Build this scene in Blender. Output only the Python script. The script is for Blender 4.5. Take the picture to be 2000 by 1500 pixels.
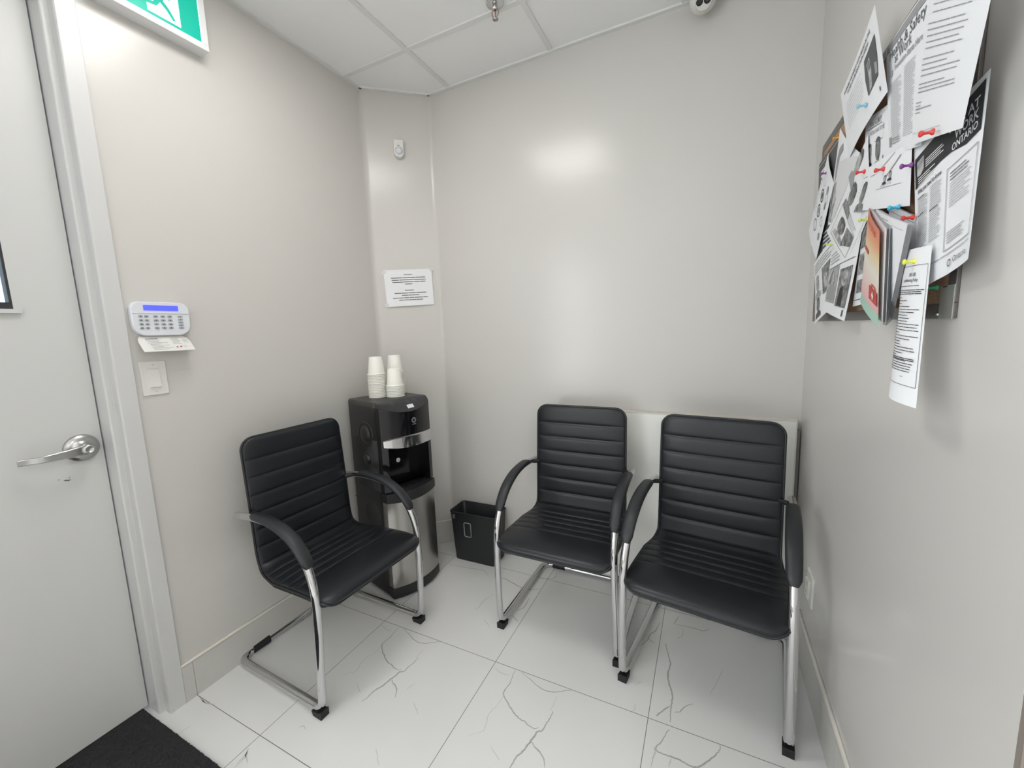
import bpy, math, random
from mathutils import Vector, Matrix
random.seed(7)
for o in list(bpy.data.objects): bpy.data.objects.remove(o)
SC = bpy.context.scene
COL = SC.collection

# ------------------------------------------------------------------ camera, world, exposure
cam_d = bpy.data.cameras.new('camera'); cam = bpy.data.objects.new('camera', cam_d); COL.objects.link(cam)
_y, _p, _r = -0.45505, -0.13096, -0.03682
_f = Vector((math.sin(_y)*math.cos(_p), math.cos(_y)*math.cos(_p), math.sin(_p)))
_rt = Vector((math.cos(_y), -math.sin(_y), 0)); _up = _rt.cross(_f)
_R = _rt*math.cos(_r) + _up*math.sin(_r); _U = _up*math.cos(_r) - _rt*math.sin(_r)
M = Matrix(((_R.x, _U.x, -_f.x), (_R.y, _U.y, -_f.y), (_R.z, _U.z, -_f.z))).to_4x4()
M.translation = (0, 0, 1.37)
cam.matrix_world = M
cam_d.sensor_width = 36; cam_d.lens = 787.1/2000*36; cam_d.clip_start = 0.02
SC.camera = cam
W = bpy.data.worlds.new('world'); SC.world = W; W.use_nodes = True
W.node_tree.nodes['Background'].inputs[0].default_value = (0.72, 0.86, 1.0, 1)
W.node_tree.nodes['Background'].inputs[1].default_value = 1.6
SC.view_settings.view_transform = 'Standard'; SC.view_settings.look = 'None'
SC.view_settings.gamma = 1.0; SC.view_settings.exposure = 0.44
LAMP = 9.3           # radiance of the ceiling panels
LAMP_FILL = 7.0  # radiance of the two unseen fill panels added in the side hall
FILL_WINDOW = 4.7          # radiance of the added fill window, unseen behind the camera

# room dimensions
XL, XR, YB, ZC = -1.778, 0.371, 2.088, 2.732
CA = (XL, 1.842); CB = (-1.489, YB)      # chamfered corner

# ------------------------------------------------------------------ materials
def mat(name, col=(.8,.8,.8), rough=.5, metal=0., emit=None, es=1., bump=None, coat=0., noise=None, ior=None, trans=0.):
    m = bpy.data.materials.new(name); m.use_nodes = True
    nt = m.node_tree; b = nt.nodes['Principled BSDF']
    b.inputs['Base Color'].default_value = (*col, 1); b.inputs['Roughness'].default_value = rough
    b.inputs['Metallic'].default_value = metal
    if coat: b.inputs['Coat Weight'].default_value = coat; b.inputs['Coat Roughness'].default_value = .08
    if trans: b.inputs['Transmission Weight'].default_value = trans
    if emit: b.inputs['Emission Color'].default_value = (*emit, 1); b.inputs['Emission Strength'].default_value = es
    tc = nt.nodes.new('ShaderNodeTexCoord')
    if noise:      # (scale, amount)
        n = nt.nodes.new('ShaderNodeTexNoise'); n.inputs['Scale'].default_value = noise[0]; n.inputs['Detail'].default_value = 4
        nt.links.new(tc.outputs['Object'], n.inputs['Vector'])
        mr = nt.nodes.new('ShaderNodeMapRange'); mr.inputs[1].default_value = .3; mr.inputs[2].default_value = .7
        mr.inputs[3].default_value = 1-noise[1]; mr.inputs[4].default_value = 1+noise[1]
        nt.links.new(n.outputs['Fac'], mr.inputs[0])
        mx = nt.nodes.new('ShaderNodeVectorMath'); mx.operation = 'SCALE'; mx.inputs[0].default_value = col
        nt.links.new(mr.outputs[0], mx.inputs['Scale']); nt.links.new(mx.outputs[0], b.inputs['Base Color'])
    if bump:       # (scale, strength, distance)
        n = nt.nodes.new('ShaderNodeTexNoise'); n.inputs['Scale'].default_value = bump[0]; n.inputs['Detail'].default_value = 3
        nt.links.new(tc.outputs['Object'], n.inputs['Vector'])
        bp = nt.nodes.new('ShaderNodeBump'); bp.inputs['Strength'].default_value = bump[1]; bp.inputs['Distance'].default_value = bump[2]
        nt.links.new(n.outputs['Fac'], bp.inputs['Height']); nt.links.new(bp.outputs[0], b.inputs['Normal'])
    return m

WALL = mat('wall_paint', (.625,.606,.575), .235, bump=(140,.04,.002)); WALL.node_tree.nodes['Principled BSDF'].inputs['Specular IOR Level'].default_value = .5
WALLD = mat('hall_paint', (.74,.72,.69), .6)
CEILM = mat('ceiling_tile_board', (.90,.90,.89), .9, bump=(420,.25,.002), noise=(300,.02))
TEE = mat('ceiling_grid_enamel', (.78,.78,.765), .45)
DOORM = mat('door_paint', (.61,.612,.60), .42, bump=(260,.12,.001), noise=(3,.015))
FRAMEM = mat('frame_paint', (.62,.62,.615), .3)
BASEM = mat('base_tile', (.56,.55,.52), .35, noise=(5,.04))
CAULK = mat('caulk', (.72,.69,.62), .5)
GROUT_GAP = mat('grout_and_gap_shade', (.23,.225,.215), .8)
PANELM = mat('white_panel', (.90,.90,.86), .4)
CHROME = mat('chrome', (.62,.62,.63), .07, 1.)
STEEL = mat('brushed_steel', (.47,.46,.44), .27, 1., bump=(60,.03,.001))
SATIN = mat('satin_nickel', (.50,.50,.50), .28, 1.)
LEATHER = mat('black_leatherette', (.0125,.0138,.0175), .37, bump=(700,.12,.0006), noise=(8,.12))
LEATHER.node_tree.nodes['Principled BSDF'].inputs['Specular IOR Level'].default_value = .42
LEATHERB = mat('black_leatherette_piping', (.010,.011,.013), .4)
UNDERM = mat('black_underside', (.012,.012,.014), .6)
PADM = mat('arm_pad_polyurethane', (.017,.019,.022), .46, bump=(900,.1,.0004))
RUBBER = mat('rubber', (.008,.008,.009), .6)
BLKM = mat('black_plastic_matte', (.017,.017,.018), .42, bump=(900,.1,.0004))
BLKT = mat('black_plastic_top', (.045,.042,.038), .45)
BLKG = mat('black_plastic_gloss', (.006,.006,.008), .09)
CTRL = mat('control_panel_film', (.028,.028,.032), .3)
DARKH = mat('recess_dark', (.005,.005,.006), .5)
BINM = mat('bin_plastic', (.014,.015,.018), .45, bump=(500,.06,.0004))
BINRIM = mat('bin_rim_grey', (.30,.30,.31), .4)
CUPM = mat('cup_paper', (.88,.865,.81), .55)
WPL = mat('white_plastic', (.74,.73,.70), .35)
WPL2 = mat('white_plastic_cool', (.72,.74,.78), .35)
KEYG = mat('key_grey', (.36,.38,.41), .5)
LCD = mat('lcd_blue', (.05,.06,.6), .3, emit=(.075,.09,.95), es=.95)
PAPER = mat('paper', (.84,.85,.87), .7)
PAPERG = mat('paper_grey', (.70,.70,.71), .7)
INK = mat('ink_black', (.02,.02,.022), .7)
INK2 = mat('ink_dark_grey', (.10,.10,.105), .7)
INK3 = mat('ink_grey', (.33,.33,.34), .7)
INK4 = mat('ink_light_grey', (.45,.45,.46), .7)
REDI = mat('ink_red', (.55,.05,.04), .6)
PHOTO = mat('photo_print', (.20,.20,.20), .7, noise=(60,.75))
PHOTOL = mat('photo_print_light', (.42,.42,.42), .7, noise=(50,.5))
CORK = mat('cork', (.42,.27,.17), .9, noise=(350,.25))
ALU = mat('board_frame', (.16,.15,.14), .4, .6)
ALUL = mat('corner_plate', (.42,.42,.38), .35, .5)
GREENP = mat('green_plastic', (.01,.13,.07), .15)
GLASSM = mat('glass', (.9,.95,.97), .02, trans=1.)
GASKET = mat('gasket', (.03,.03,.035), .5)
SIGNW = mat('sign_white', (.78,.78,.78), .4)
SIGNG = mat('sign_green', (.0,.36,.27), .3, emit=(.0,.42,.30), es=.38)
SIGNL = mat('sign_lit_white', (.8,.9,.88), .3, emit=(.85,1.,.97), es=.75)
DOMEM = mat('dome_white', (.70,.70,.66), .35)
LENSB = mat('lens_black', (.006,.006,.007), .12)
LENSG = mat('lens_grey', (.08,.08,.085), .2)
MATM = mat('mat_black', (.018,.018,.020), .95, noise=(500,.5))
CONC = mat('outside_paving', (.75,.75,.75), .9)
BRASS = mat('frangible_bulb_frame', (.45,.38,.34), .3, 1.)
PINM = {'red': mat('pin_red', (.70,.05,.04), .25), 'blue': mat('pin_blue', (.04,.42,.66), .25),
        'light_blue': mat('pin_light_blue', (.22,.55,.70), .25), 'orange': mat('pin_orange', (.75,.32,.03), .25),
        'purple': mat('pin_purple', (.22,.05,.28), .25), 'yellow': mat('pin_yellow', (.75,.78,.08), .25),
        'yellow_green': mat('pin_yellow_green', (.62,.75,.18), .25), 'green': mat('pin_green', (.02,.30,.14), .25)}
PINSTEEL = mat('pin_needle', (.6,.6,.6), .2, 1.)

def emis(name, col, s):
    m = bpy.data.materials.new(name); m.use_nodes = True; nt = m.node_tree
    nt.nodes.remove(nt.nodes['Principled BSDF']); e = nt.nodes.new('ShaderNodeEmission')
    e.inputs[0].default_value = (*col, 1); e.inputs[1].default_value = s
    nt.links.new(e.outputs[0], nt.nodes['Material Output'].inputs[0]); return m
LED = emis('led_diffuser', (1.0, .985, .96), LAMP)
LED_FILL = emis('led_diffuser_added_fill', (1.0, .98, .95), LAMP_FILL)

FILL_GLOW = emis('fill_window_glow', (.93,.97,1.0), FILL_WINDOW)  # emitter of the added fill window

def tile_material():
    m = bpy.data.materials.new('marble_tile'); m.use_nodes = True; nt = m.node_tree; b = nt.nodes['Principled BSDF']
    N = nt.nodes.new; L = nt.links.new
    tc = N('ShaderNodeTexCoord'); sep = N('ShaderNodeSeparateXYZ'); L(tc.outputs['Object'], sep.inputs[0])
    def mth(op, a, c=None, d=None):
        n = N('ShaderNodeMath'); n.operation = op
        for i, v in enumerate((a, c, d)):
            if v is None: continue
            if isinstance(v, (int, float)): n.inputs[i].default_value = v
            else: L(v, n.inputs[i])
        return n.outputs[0]
    def dist(o, off):
        t = mth('DIVIDE', mth('SUBTRACT', o, off), .6096)
        fr = mth('FRACT', t)
        return mth('MULTIPLY', mth('MINIMUM', fr, mth('SUBTRACT', 1., fr)), .6096)
    d = mth('MINIMUM', dist(sep.outputs[0], -.7686-.6096*6), dist(sep.outputs[1], 1.3180-.6096*8))
    g = N('ShaderNodeMapRange'); g.inputs[1].default_value = .0009; g.inputs[2].default_value = .0014
    L(d, g.inputs[0])
    # faint clouding and hairline veining of the stone print
    n1 = N('ShaderNodeTexNoise'); n1.inputs['Scale'].default_value = 2.2; n1.inputs['Detail'].default_value = 6
    L(tc.outputs['Object'], n1.inputs['Vector'])
    cr = N('ShaderNodeValToRGB'); cr.color_ramp.elements[0].position = .3; cr.color_ramp.elements[0].color = (.725,.725,.71,1)
    cr.color_ramp.elements[1].position = .7; cr.color_ramp.elements[1].color = (.765,.765,.75,1)
    L(n1.outputs['Fac'], cr.inputs[0])
    mx = N('ShaderNodeMix'); mx.data_type = 'RGBA'; L(g.outputs[0], mx.inputs[0])
    mx.inputs[6].default_value = (.20,.195,.185,1); L(cr.outputs[0], mx.inputs[7]); L(mx.outputs[2], b.inputs['Base Color'])
    b.inputs['Roughness'].default_value = .28
    bp = N('ShaderNodeBump'); bp.inputs['Distance'].default_value = .001; bp.inputs['Strength'].default_value = .5
    L(g.outputs[0], bp.inputs['Height']); L(bp.outputs[0], b.inputs['Normal'])
    return m
TILE = tile_material()
VEIN1 = mat('marble_vein', (.40,.397,.385), .3)
VEIN0 = mat('marble_vein_faint', (.55,.55,.535), .3)

def cover_material():
    # printed cover: orange at the top, yellow, pale, pink, mint band at the foot
    m = bpy.data.materials.new('booklet_cover_print'); m.use_nodes = True; nt = m.node_tree; b = nt.nodes['Principled BSDF']
    tc = nt.nodes.new('ShaderNodeTexCoord'); sep = nt.nodes.new('ShaderNodeSeparateXYZ')
    nt.links.new(tc.outputs['UV'], sep.inputs[0]); cr = nt.nodes.new('ShaderNodeValToRGB')
    st = [(0,(.38,.62,.50)), (.115,(.38,.62,.50)), (.125,(.78,.42,.42)), (.3,(.80,.60,.55)), (.5,(.80,.76,.66)), (.66,(.80,.62,.36)), (.8,(.80,.33,.16)), (1,(.66,.16,.09))]
    e = cr.color_ramp.elements; e[0].position, e[0].color = st[0][0], (*st[0][1],1); e[1].position, e[1].color = st[-1][0], (*st[-1][1],1)
    for p, c in st[1:-1]: x = e.new(p); x.color = (*c, 1)
    nt.links.new(sep.outputs[1], cr.inputs[0]); nt.links.new(cr.outputs[0], b.inputs['Base Color']); b.inputs['Roughness'].default_value = .45
    return m
COVER = cover_material()

# ------------------------------------------------------------------ mesh helpers
class MB:
    def __init__(s): s.v = []; s.f = []; s.mi = []; s.sm = []; s.mats = []; s.uv = {}
    def m(s, mt):
        if mt not in s.mats: s.mats.append(mt)
        return s.mats.index(mt)
    def add(s, vs, fs, mt, smooth=False):
        b = len(s.v); s.v += [tuple(v) for v in vs]; k = s.m(mt)
        for f in fs: s.f.append([b+i for i in f]); s.mi.append(k); s.sm.append(smooth)
        return b
    def box(s, x0, x1, y0, y1, z0, z1, mt, T=None):
        vs = [(x,y,z) for z in (z0,z1) for y in (y0,y1) for x in (x0,x1)]
        if T: vs = [T(v) for v in vs]
        s.add(vs, [(0,2,3,1),(4,5,7,6),(0,1,5,4),(2,6,7,3),(0,4,6,2),(1,3,7,5)], mt)
    def prism(s, poly, z0, z1, mt, smooth=False, T=None):
        n = len(poly); vs = [(x,y,z0) for x,y in poly]+[(x,y,z1) for x,y in poly]
        if T: vs = [T(v) for v in vs]
        s.add(vs, [tuple(range(n-1,-1,-1)), tuple(range(n,2*n))], mt)
        s.add(vs, [(i,(i+1)%n,n+(i+1)%n,n+i) for i in range(n)], mt, smooth)
    def lathe(s, prof, mt, n=32, T=None, smooth=True):
        # prof: (r, z) list; axis z
        vs = []
        for r, z in prof:
            for k in range(n):
                a = 2*math.pi*k/n; vs.append((r*math.cos(a), r*math.sin(a), z))
        if T: vs = [T(v) for v in vs]
        fs = []
        for i in range(len(prof)-1):
            for k in range(n):
                a, b = i*n+k, i*n+(k+1)%n; fs.append((a, b, b+n, a+n))
        base = s.add(vs, fs, mt, smooth)
        return base
    def grid(s, fn, nu, nv, mt, smooth=True, flip=False):
        vs = [fn(i/nu, j/nv) for j in range(nv+1) for i in range(nu+1)]
        fs = []
        for j in range(nv):
            for i in range(nu):
                a = j*(nu+1)+i; q = (a, a+1, a+nu+2, a+nu+1); fs.append(q[::-1] if flip else q)
        s.add(vs, fs, mt, smooth)
    def loft(s, rings, mt, smooth=True, cap=True, closed=False):
        n = len(rings[0]); vs = [p for r in rings for p in r]; fs = []
        R = len(rings)
        for i in range(R if closed else R-1):
            for k in range(n):
                a = i*n+k; b = i*n+(k+1)%n; c = ((i+1)%R)*n+(k+1)%n; d = ((i+1)%R)*n+k
                fs.append((a, b, c, d))
        b0 = s.add(vs, fs, mt, smooth)
        if cap and not closed:
            s.add(rings[0], [tuple(range(n-1,-1,-1))], mt); s.add(rings[-1], [tuple(range(n))], mt)
    def build(s, name, parent=None, bevel=0, seg=2, weld=False):
        me = bpy.data.meshes.new(name); me.from_pydata(s.v, [], s.f)
        for mt in s.mats: me.materials.append(mt)
        me.polygons.foreach_set('material_index', s.mi); me.polygons.foreach_set('use_smooth', s.sm); me.update()
        o = bpy.data.objects.new(name, me); COL.objects.link(o)
        if parent: o.parent = parent
        if bevel:
            md = o.modifiers.new('bevel', 'BEVEL'); md.width = bevel; md.segments = seg; md.limit_method = 'ANGLE'; md.angle_limit = math.radians(35)
            md.harden_normals = False
        return o

def tag(o, label, cat, group=None, kind=None):
    o['label'] = label; o['category'] = cat
    if group: o['group'] = group
    if kind: o['kind'] = kind
    return o
def thing(name, label, cat, loc=(0,0,0), rotz=0, group=None):
    o = bpy.data.objects.new(name, None); COL.objects.link(o); o.location = loc; o.rotation_euler = (0,0,rotz)
    o.empty_display_size = .05
    return tag(o, label, cat, group)
def struct(o): o['kind'] = 'structure'; return o
def copy_tree(o, parent=None):
    c = o.copy(); COL.objects.link(c); c.parent = parent
    for ch in list(o.children): copy_tree(ch, c)
    return c

def catmull(pts, n=8):
    P = [Vector(p) for p in pts]; P = [P[0]*2-P[1]]+P+[P[-1]*2-P[-2]]; out = []
    for i in range(1, len(P)-2):
        for k in range(n):
            t = k/n; a, b, c, d = P[i-1], P[i], P[i+1], P[i+2]
            out.append(.5*((2*b)+(c-a)*t+(2*a-5*b+4*c-d)*t*t+(3*b-a-3*c+d)*t**3))
    out.append(P[-2]); return out
def fillet(pts, rad, n=8):
    # pts polyline, rad[i] fillet radius of vertex i
    P = [Vector(p) for p in pts]; out = [P[0]]
    for i in range(1, len(P)-1):
        r = rad[i]
        if r <= 0: out.append(P[i]); continue
        a = (P[i-1]-P[i]).normalized(); b = (P[i+1]-P[i]).normalized(); ang = a.angle(b)
        d = r/math.tan(ang/2); A = P[i]+a*d; B = P[i]+b*d; c = P[i]+(a+b).normalized()*(r/math.sin(ang/2))
        va, vb = A-c, B-c; th = va.angle(vb)
        for k in range(n+1):
            t = k/n; out.append(c+(va*math.sin((1-t)*th)+vb*math.sin(t*th))/math.sin(th))
    out.append(P[-1]); return out
def sweep(mb, path, sec, mt, closed=False, side=None, cap=True, scale=None):
    # sec(k) -> list of (a, b): a along the side vector, b along the other normal
    P = [Vector(p) for p in path]; n = len(P); rings = []
    T0 = (P[1]-P[0]).normalized(); S = Vector(side) if side is not None else T0.orthogonal()
    for i in range(n):
        if closed: t = (P[(i+1)%n]-P[i-1]).normalized()
        elif i == 0: t = T0
        elif i == n-1: t = (P[-1]-P[-2]).normalized()
        else: t = (P[i+1]-P[i-1]).normalized()
        S = (S-t*S.dot(t)).normalized(); B = t.cross(S)
        k = scale[i] if scale else 1
        rings.append([P[i]+S*(a*k)+B*(b*k) for a, b in sec])
    mb.loft(rings, mt, True, cap, closed)
def ell(a, b, n=16): return [(a*math.cos(2*math.pi*k/n), b*math.sin(2*math.pi*k/n)) for k in range(n)]
def rrect(w, h, r, n=5):
    out = []
    for cx, cy, a0 in ((w/2-r,h/2-r,0),(-w/2+r,h/2-r,90),(-w/2+r,-h/2+r,180),(w/2-r,-h/2+r,270)):
        for k in range(n+1):
            a = math.radians(a0+90*k/n); out.append((cx+r*math.cos(a), cy+r*math.sin(a)))
    return out

_text_cache = {}
def text_mesh(s, bold=False):
    key = (s, bold)
    if key in _text_cache: return _text_cache[key]
    cu = bpy.data.curves.new('t', 'FONT'); cu.body = s; cu.size = 1; cu.resolution_u = 2
    if bold: cu.offset = .018
    o = bpy.data.objects.new('t', cu); COL.objects.link(o); bpy.context.view_layer.update()
    dg = bpy.context.evaluated_depsgraph_get(); me = bpy.data.meshes.new_from_object(o.evaluated_get(dg))
    vs = [(v.co.x, v.co.y) for v in me.vertices]; fs = [tuple(p.vertices) for p in me.polygons]
    x0 = min(v[0] for v in vs); x1 = max(v[0] for v in vs)
    vs = [(x-x0, y) for x, y in vs]
    bpy.data.objects.remove(o); bpy.data.curves.remove(cu); bpy.data.meshes.remove(me)
    _text_cache[key] = (vs, fs, x1-x0); return _text_cache[key]
def put_text(mb, s, fn, x, y, size, mt, bold=False, width=None, align='l', slope=0):
    # fn(x, y) -> 3D; x, y in the surface's own units
    vs, fs, w = text_mesh(s, bold); sx = size if width is None else width/w
    if align == 'c': x -= w*sx/2
    if align == 'r': x -= w*sx
    mb.add([fn(x+vx*sx, y+vy*size+slope*vx*sx) for vx, vy in vs], fs, mt)

# measured coordinates (metres)
VEINS= [(2.2, 1, [(-0.674, 1.312), (-0.673, 1.28), (-0.668, 1.248), (-0.672, 1.222), (-0.67, 1.196), (-0.641, 1.17), (-0.604, 1.145), (-0.575, 1.132), (-0.552, 1.129), (-0.529, 1.121), (-0.511, 1.119), (-0.498, 1.129)]), (3, 1, [(-0.474, 1.205), (-0.474, 1.177), (-0.48, 1.147), (-0.483, 1.124), (-0.496, 1.114), (-0.5, 1.093), (-0.505, 1.076), (-0.51, 1.054), (-0.518, 1.026), (-0.526, 1.013), (-0.53, 0.991), (-0.532, 0.971), (-0.538, 0.951)]), (2.2, 1, [(-0.505, 1.076), (-0.485, 1.063), (-0.464, 1.054), (-0.447, 1.042), (-0.432, 1.016)]), (1.8, 1, [(-0.649, 1.314), (-0.602, 1.297), (-0.556, 1.278), (-0.513, 1.275), (-0.478, 1.292), (-0.445, 1.313), (-0.425, 1.319)]), (1.2, 0, [(-0.666, 1.187), (-0.669, 1.146), (-0.678, 1.12), (-0.681, 1.095), (-0.672, 1.067), (-0.668, 1.044), (-0.672, 1.036), (-0.709, 1.006)]), (1.4, 0, [(-0.622, 1.006), (-0.594, 0.989), (-0.571, 0.977)]), (1.4, 0, [(-0.762, 1.292), (-0.723, 1.278), (-0.684, 1.281)]), (1, 0, [(-0.481, 1.268), (-0.481, 1.231), (-0.483, 1.201)]), (2.2, 1, [(-1.284, 1.312), (-1.283, 1.28), (-1.278, 1.248), (-1.282, 1.222), (-1.28, 1.196), (-1.251, 1.17), (-1.214, 1.145), (-1.185, 1.132), (-1.162, 1.129), (-1.139, 1.121), (-1.121, 1.119), (-1.108, 1.129)]), (3, 1, [(-1.084, 1.205), (-1.084, 1.177), (-1.09, 1.147), (-1.093, 1.124), (-1.106, 1.114), (-1.11, 1.093), (-1.115, 1.076), (-1.12, 1.054), (-1.128, 1.026), (-1.136, 1.013), (-1.14, 0.991), (-1.142, 0.971), (-1.148, 0.951)]), (2.2, 1, [(-1.115, 1.076), (-1.095, 1.063), (-1.074, 1.054), (-1.057, 1.042), (-1.042, 1.016)]), (1.8, 1, [(-1.259, 1.314), (-1.212, 1.297), (-1.166, 1.278), (-1.123, 1.275), (-1.088, 1.292), (-1.055, 1.313), (-1.035, 1.319)]), (1.2, 0, [(-1.276, 1.187), (-1.279, 1.146), (-1.288, 1.12), (-1.291, 1.095), (-1.282, 1.067), (-1.278, 1.044), (-1.282, 1.036), (-1.319, 1.006)]), (1.4, 0, [(-1.232, 1.006), (-1.204, 0.989), (-1.181, 0.977)]), (1.4, 0, [(-1.372, 1.292), (-1.333, 1.278), (-1.294, 1.281)]), (1, 0, [(-1.091, 1.268), (-1.091, 1.231), (-1.093, 1.201)]), (3, 1, [(-0.135, 1.699), (-0.127, 1.663), (-0.113, 1.619), (-0.107, 1.586), (-0.112, 1.538), (-0.105, 1.497), (-0.092, 1.461), (-0.088, 1.433), (-0.089, 1.399), (-0.089, 1.367), (-0.086, 1.333)]), (2.5, 1, [(-0.091, 1.398), (-0.109, 1.376), (-0.128, 1.345), (-0.135, 1.338)]), (1.8, 1, [(-0.077, 1.377), (-0.059, 1.387), (-0.046, 1.411), (-0.018, 1.44)]), (1.8, 1, [(-0.114, 1.837), (-0.067, 1.842), (-0.022, 1.843), (0.014, 1.843), (0.041, 1.873)]), (1.8, 1, [(-0.094, 1.9), (-0.111, 1.838)]), (1.5, 0, [(-0.071, 1.818), (-0.073, 1.774), (-0.093, 1.741)]), (2.5, 1, [(-0.174, 1.819), (-0.182, 1.763), (-0.202, 1.729), (-0.21, 1.687), (-0.232, 1.644)]), (1.8, 1, [(-0.207, 1.696), (-0.178, 1.681)]), (2.6, 1, [(-0.089, 1.302), (-0.105, 1.258), (-0.122, 1.216), (-0.097, 1.21), (-0.062, 1.213), (-0.036, 1.21), (-0.011, 1.207), (0.005, 1.214), (0.026, 1.238), (0.051, 1.272), (0.066, 1.299), (0.068, 1.316)]), (2, 0, [(-0.129, 1.224), (-0.124, 1.211), (-0.127, 1.18), (-0.129, 1.154)]), (1.6, 0, [(-0.074, 1.207), (-0.08, 1.176)]), (1.5, 0, [(-0.218, 1.437), (-0.208, 1.455), (-0.199, 1.459)]), (1.5, 0, [(-0.209, 1.356), (-0.207, 1.333), (-0.213, 1.319)]), (1.2, 0, [(0.087, 1.653), (0.036, 1.497)]), (3, 0, [(-1.36, 1.837), (-1.288, 1.847), (-1.2, 1.856), (-1.141, 1.868), (-1.085, 1.827)]), (2, 0, [(-0.983, 1.696), (-1.005, 1.644), (-1.005, 1.593), (-1.009, 1.552)]), (2.5, 1, [(-1.005, 1.823), (-1.0, 1.844), (-0.947, 1.829), (-0.877, 1.807), (-0.82, 1.808), (-0.776, 1.838)]), (2.5, 1, [(-0.799, 1.742), (-0.796, 1.672), (-0.818, 1.633)]), (2, 1, [(-0.825, 1.593), (-0.78, 1.567)]), (1.4, 0, [(-0.94, 1.517), (-0.882, 1.48)]), (2, 1, [(-0.746, 2.005), (-0.736, 1.96), (-0.77, 1.933), (-0.816, 1.92)]), (2.5, 0, [(-1.369, 0.664), (-1.357, 0.645), (-1.355, 0.615)]), (2, 0, [(-1.361, 0.648), (-1.324, 0.633)]), (2, 0, [(-1.746, 0.706), (-1.707, 0.702), (-1.66, 0.713)]), (1.5, 0, [(-1.277, 0.781), (-1.27, 0.794), (-1.249, 0.789)]), (1.4, 0, [(-1.013, 1.099), (-1.025, 1.06)]), (1.4, 0, [(-0.966, 1.028), (-0.915, 0.997)]), (1.4, 0, [(-0.97, 0.842), (-0.918, 0.803)]), (1.6, 0, [(-1.722, 1.195), (-1.642, 1.163), (-1.626, 1.15)]), (1.6, 0, [(-1.749, 0.706), (-1.703, 0.701), (-1.665, 0.709)]), (1.4, 0, [(-1.648, 0.628), (-1.653, 0.591)]), (2, 0, [(-1.365, 0.658), (-1.351, 0.641), (-1.348, 0.606)])]
PAPERQ={
 'visitors':[(0.335, 1.6004, 2.0274), (0.317, 1.2214, 2.0392), (0.339, 1.2214, 1.8567), (0.347, 1.522, 1.8185)],
 'health':[(0.347, 1.2838, 1.9696), (0.329, 1.0145, 1.9365), (0.345, 1.0487, 1.6812), (0.35, 1.226, 1.7232)],
 'health_page':[(0.321, 0.9973, 1.9339), (0.305, 0.7555, 1.7972), (0.327, 0.8615, 1.64), (0.339, 1.0753, 1.6924)],
 'fair':[(0.352, 1.1032, 1.6942), (0.347, 0.8532, 1.7107), (0.337, 0.824, 1.4485), (0.347, 1.0192, 1.4099)],
 'list':[(0.339, 1.0607, 1.4938), (0.335, 0.9421, 1.4877), (0.309, 0.8711, 1.2196), (0.317, 1.0053, 1.2245)],
 'booklet':[(0.339, 1.2909, 1.6326), (0.307, 1.0933, 1.5446), (0.307, 1.0587, 1.3495), (0.332, 1.2756, 1.4087)],
 'booklet_inner':[(0.342, 1.2952, 1.6343), (0.313, 1.0759, 1.5433), (0.313, 1.0566, 1.3574), (0.339, 1.2651, 1.4078)],
 'packet':[(0.35, 1.3004, 1.6367), (0.317, 0.9915, 1.5346), (0.332, 1.0929, 1.3671), (0.34, 1.1531, 1.3541)],
 'circles':[(0.351, 1.789, 1.9301), (0.347, 1.6697, 1.7986), (0.347, 1.8544, 1.5875), (0.351, 2.0322, 1.7265)],
 'dark':[(0.356, 1.9453, 1.9415), (0.356, 1.6823, 1.9456), (0.356, 1.6241, 1.5658), (0.356, 1.8909, 1.5488)],
 'soldier':[(0.35, 1.653, 1.9547), (0.353, 1.4374, 1.8024), (0.353, 1.5477, 1.6573), (0.35, 1.7285, 1.681)],
 'ovals':[(0.349, 1.3743, 1.8269), (0.349, 1.2972, 1.6384), (0.345, 1.4565, 1.515), (0.345, 1.7118, 1.657)],
 'faces':[(0.351, 1.9049, 1.5771), (0.353, 1.6494, 1.6297), (0.353, 1.5426, 1.4199), (0.349, 1.7731, 1.3542)],
 'hands':[(0.3515, 1.6767, 1.6222), (0.3515, 1.3608, 1.6601), (0.343, 1.3899, 1.3631), (0.347, 1.6442, 1.4005)],
 'gmp':[(0.352, 1.4146, 1.874), (0.353, 1.2358, 1.8411), (0.353, 1.221, 1.707), (0.352, 1.4002, 1.7422)],
 'figures':[(0.345, 1.3506, 1.7376), (0.347, 1.0978, 1.7073), (0.343, 1.0707, 1.5808), (0.343, 1.4364, 1.657)],
 'middle':[(0.351, 1.3609, 1.6354), (0.351, 1.3047, 1.6399), (0.351, 1.2736, 1.4075), (0.351, 1.4089, 1.4014)],
 'stub':[(0.354, 1.2207, 1.6239), (0.354, 1.0589, 1.5548), (0.354, 1.0368, 1.3962), (0.354, 1.1557, 1.4126)],
}
PINS=[
 ('light_blue',(0.331, 1.3351, 1.8818)),
 ('orange',(0.352, 1.661, 1.9293)),
 ('purple',(0.348, 1.7775, 1.8615)),
 ('red',(0.345, 1.3651, 1.7362)),
 ('red',(0.343, 1.22, 1.6959)),
 ('purple',(0.345, 1.0817, 1.6584)),
 ('red',(0.319, 0.9287, 1.6635)),
 ('blue',(0.338, 1.1033, 1.5877)),
 ('red',(0.345, 1.054, 1.5559)),
 ('yellow_green',(0.345, 1.3147, 1.6099)),
 ('yellow',(0.33, 0.9834, 1.4671)),
 ('yellow_green',(0.345, 1.6247, 1.6045)),
]


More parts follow.
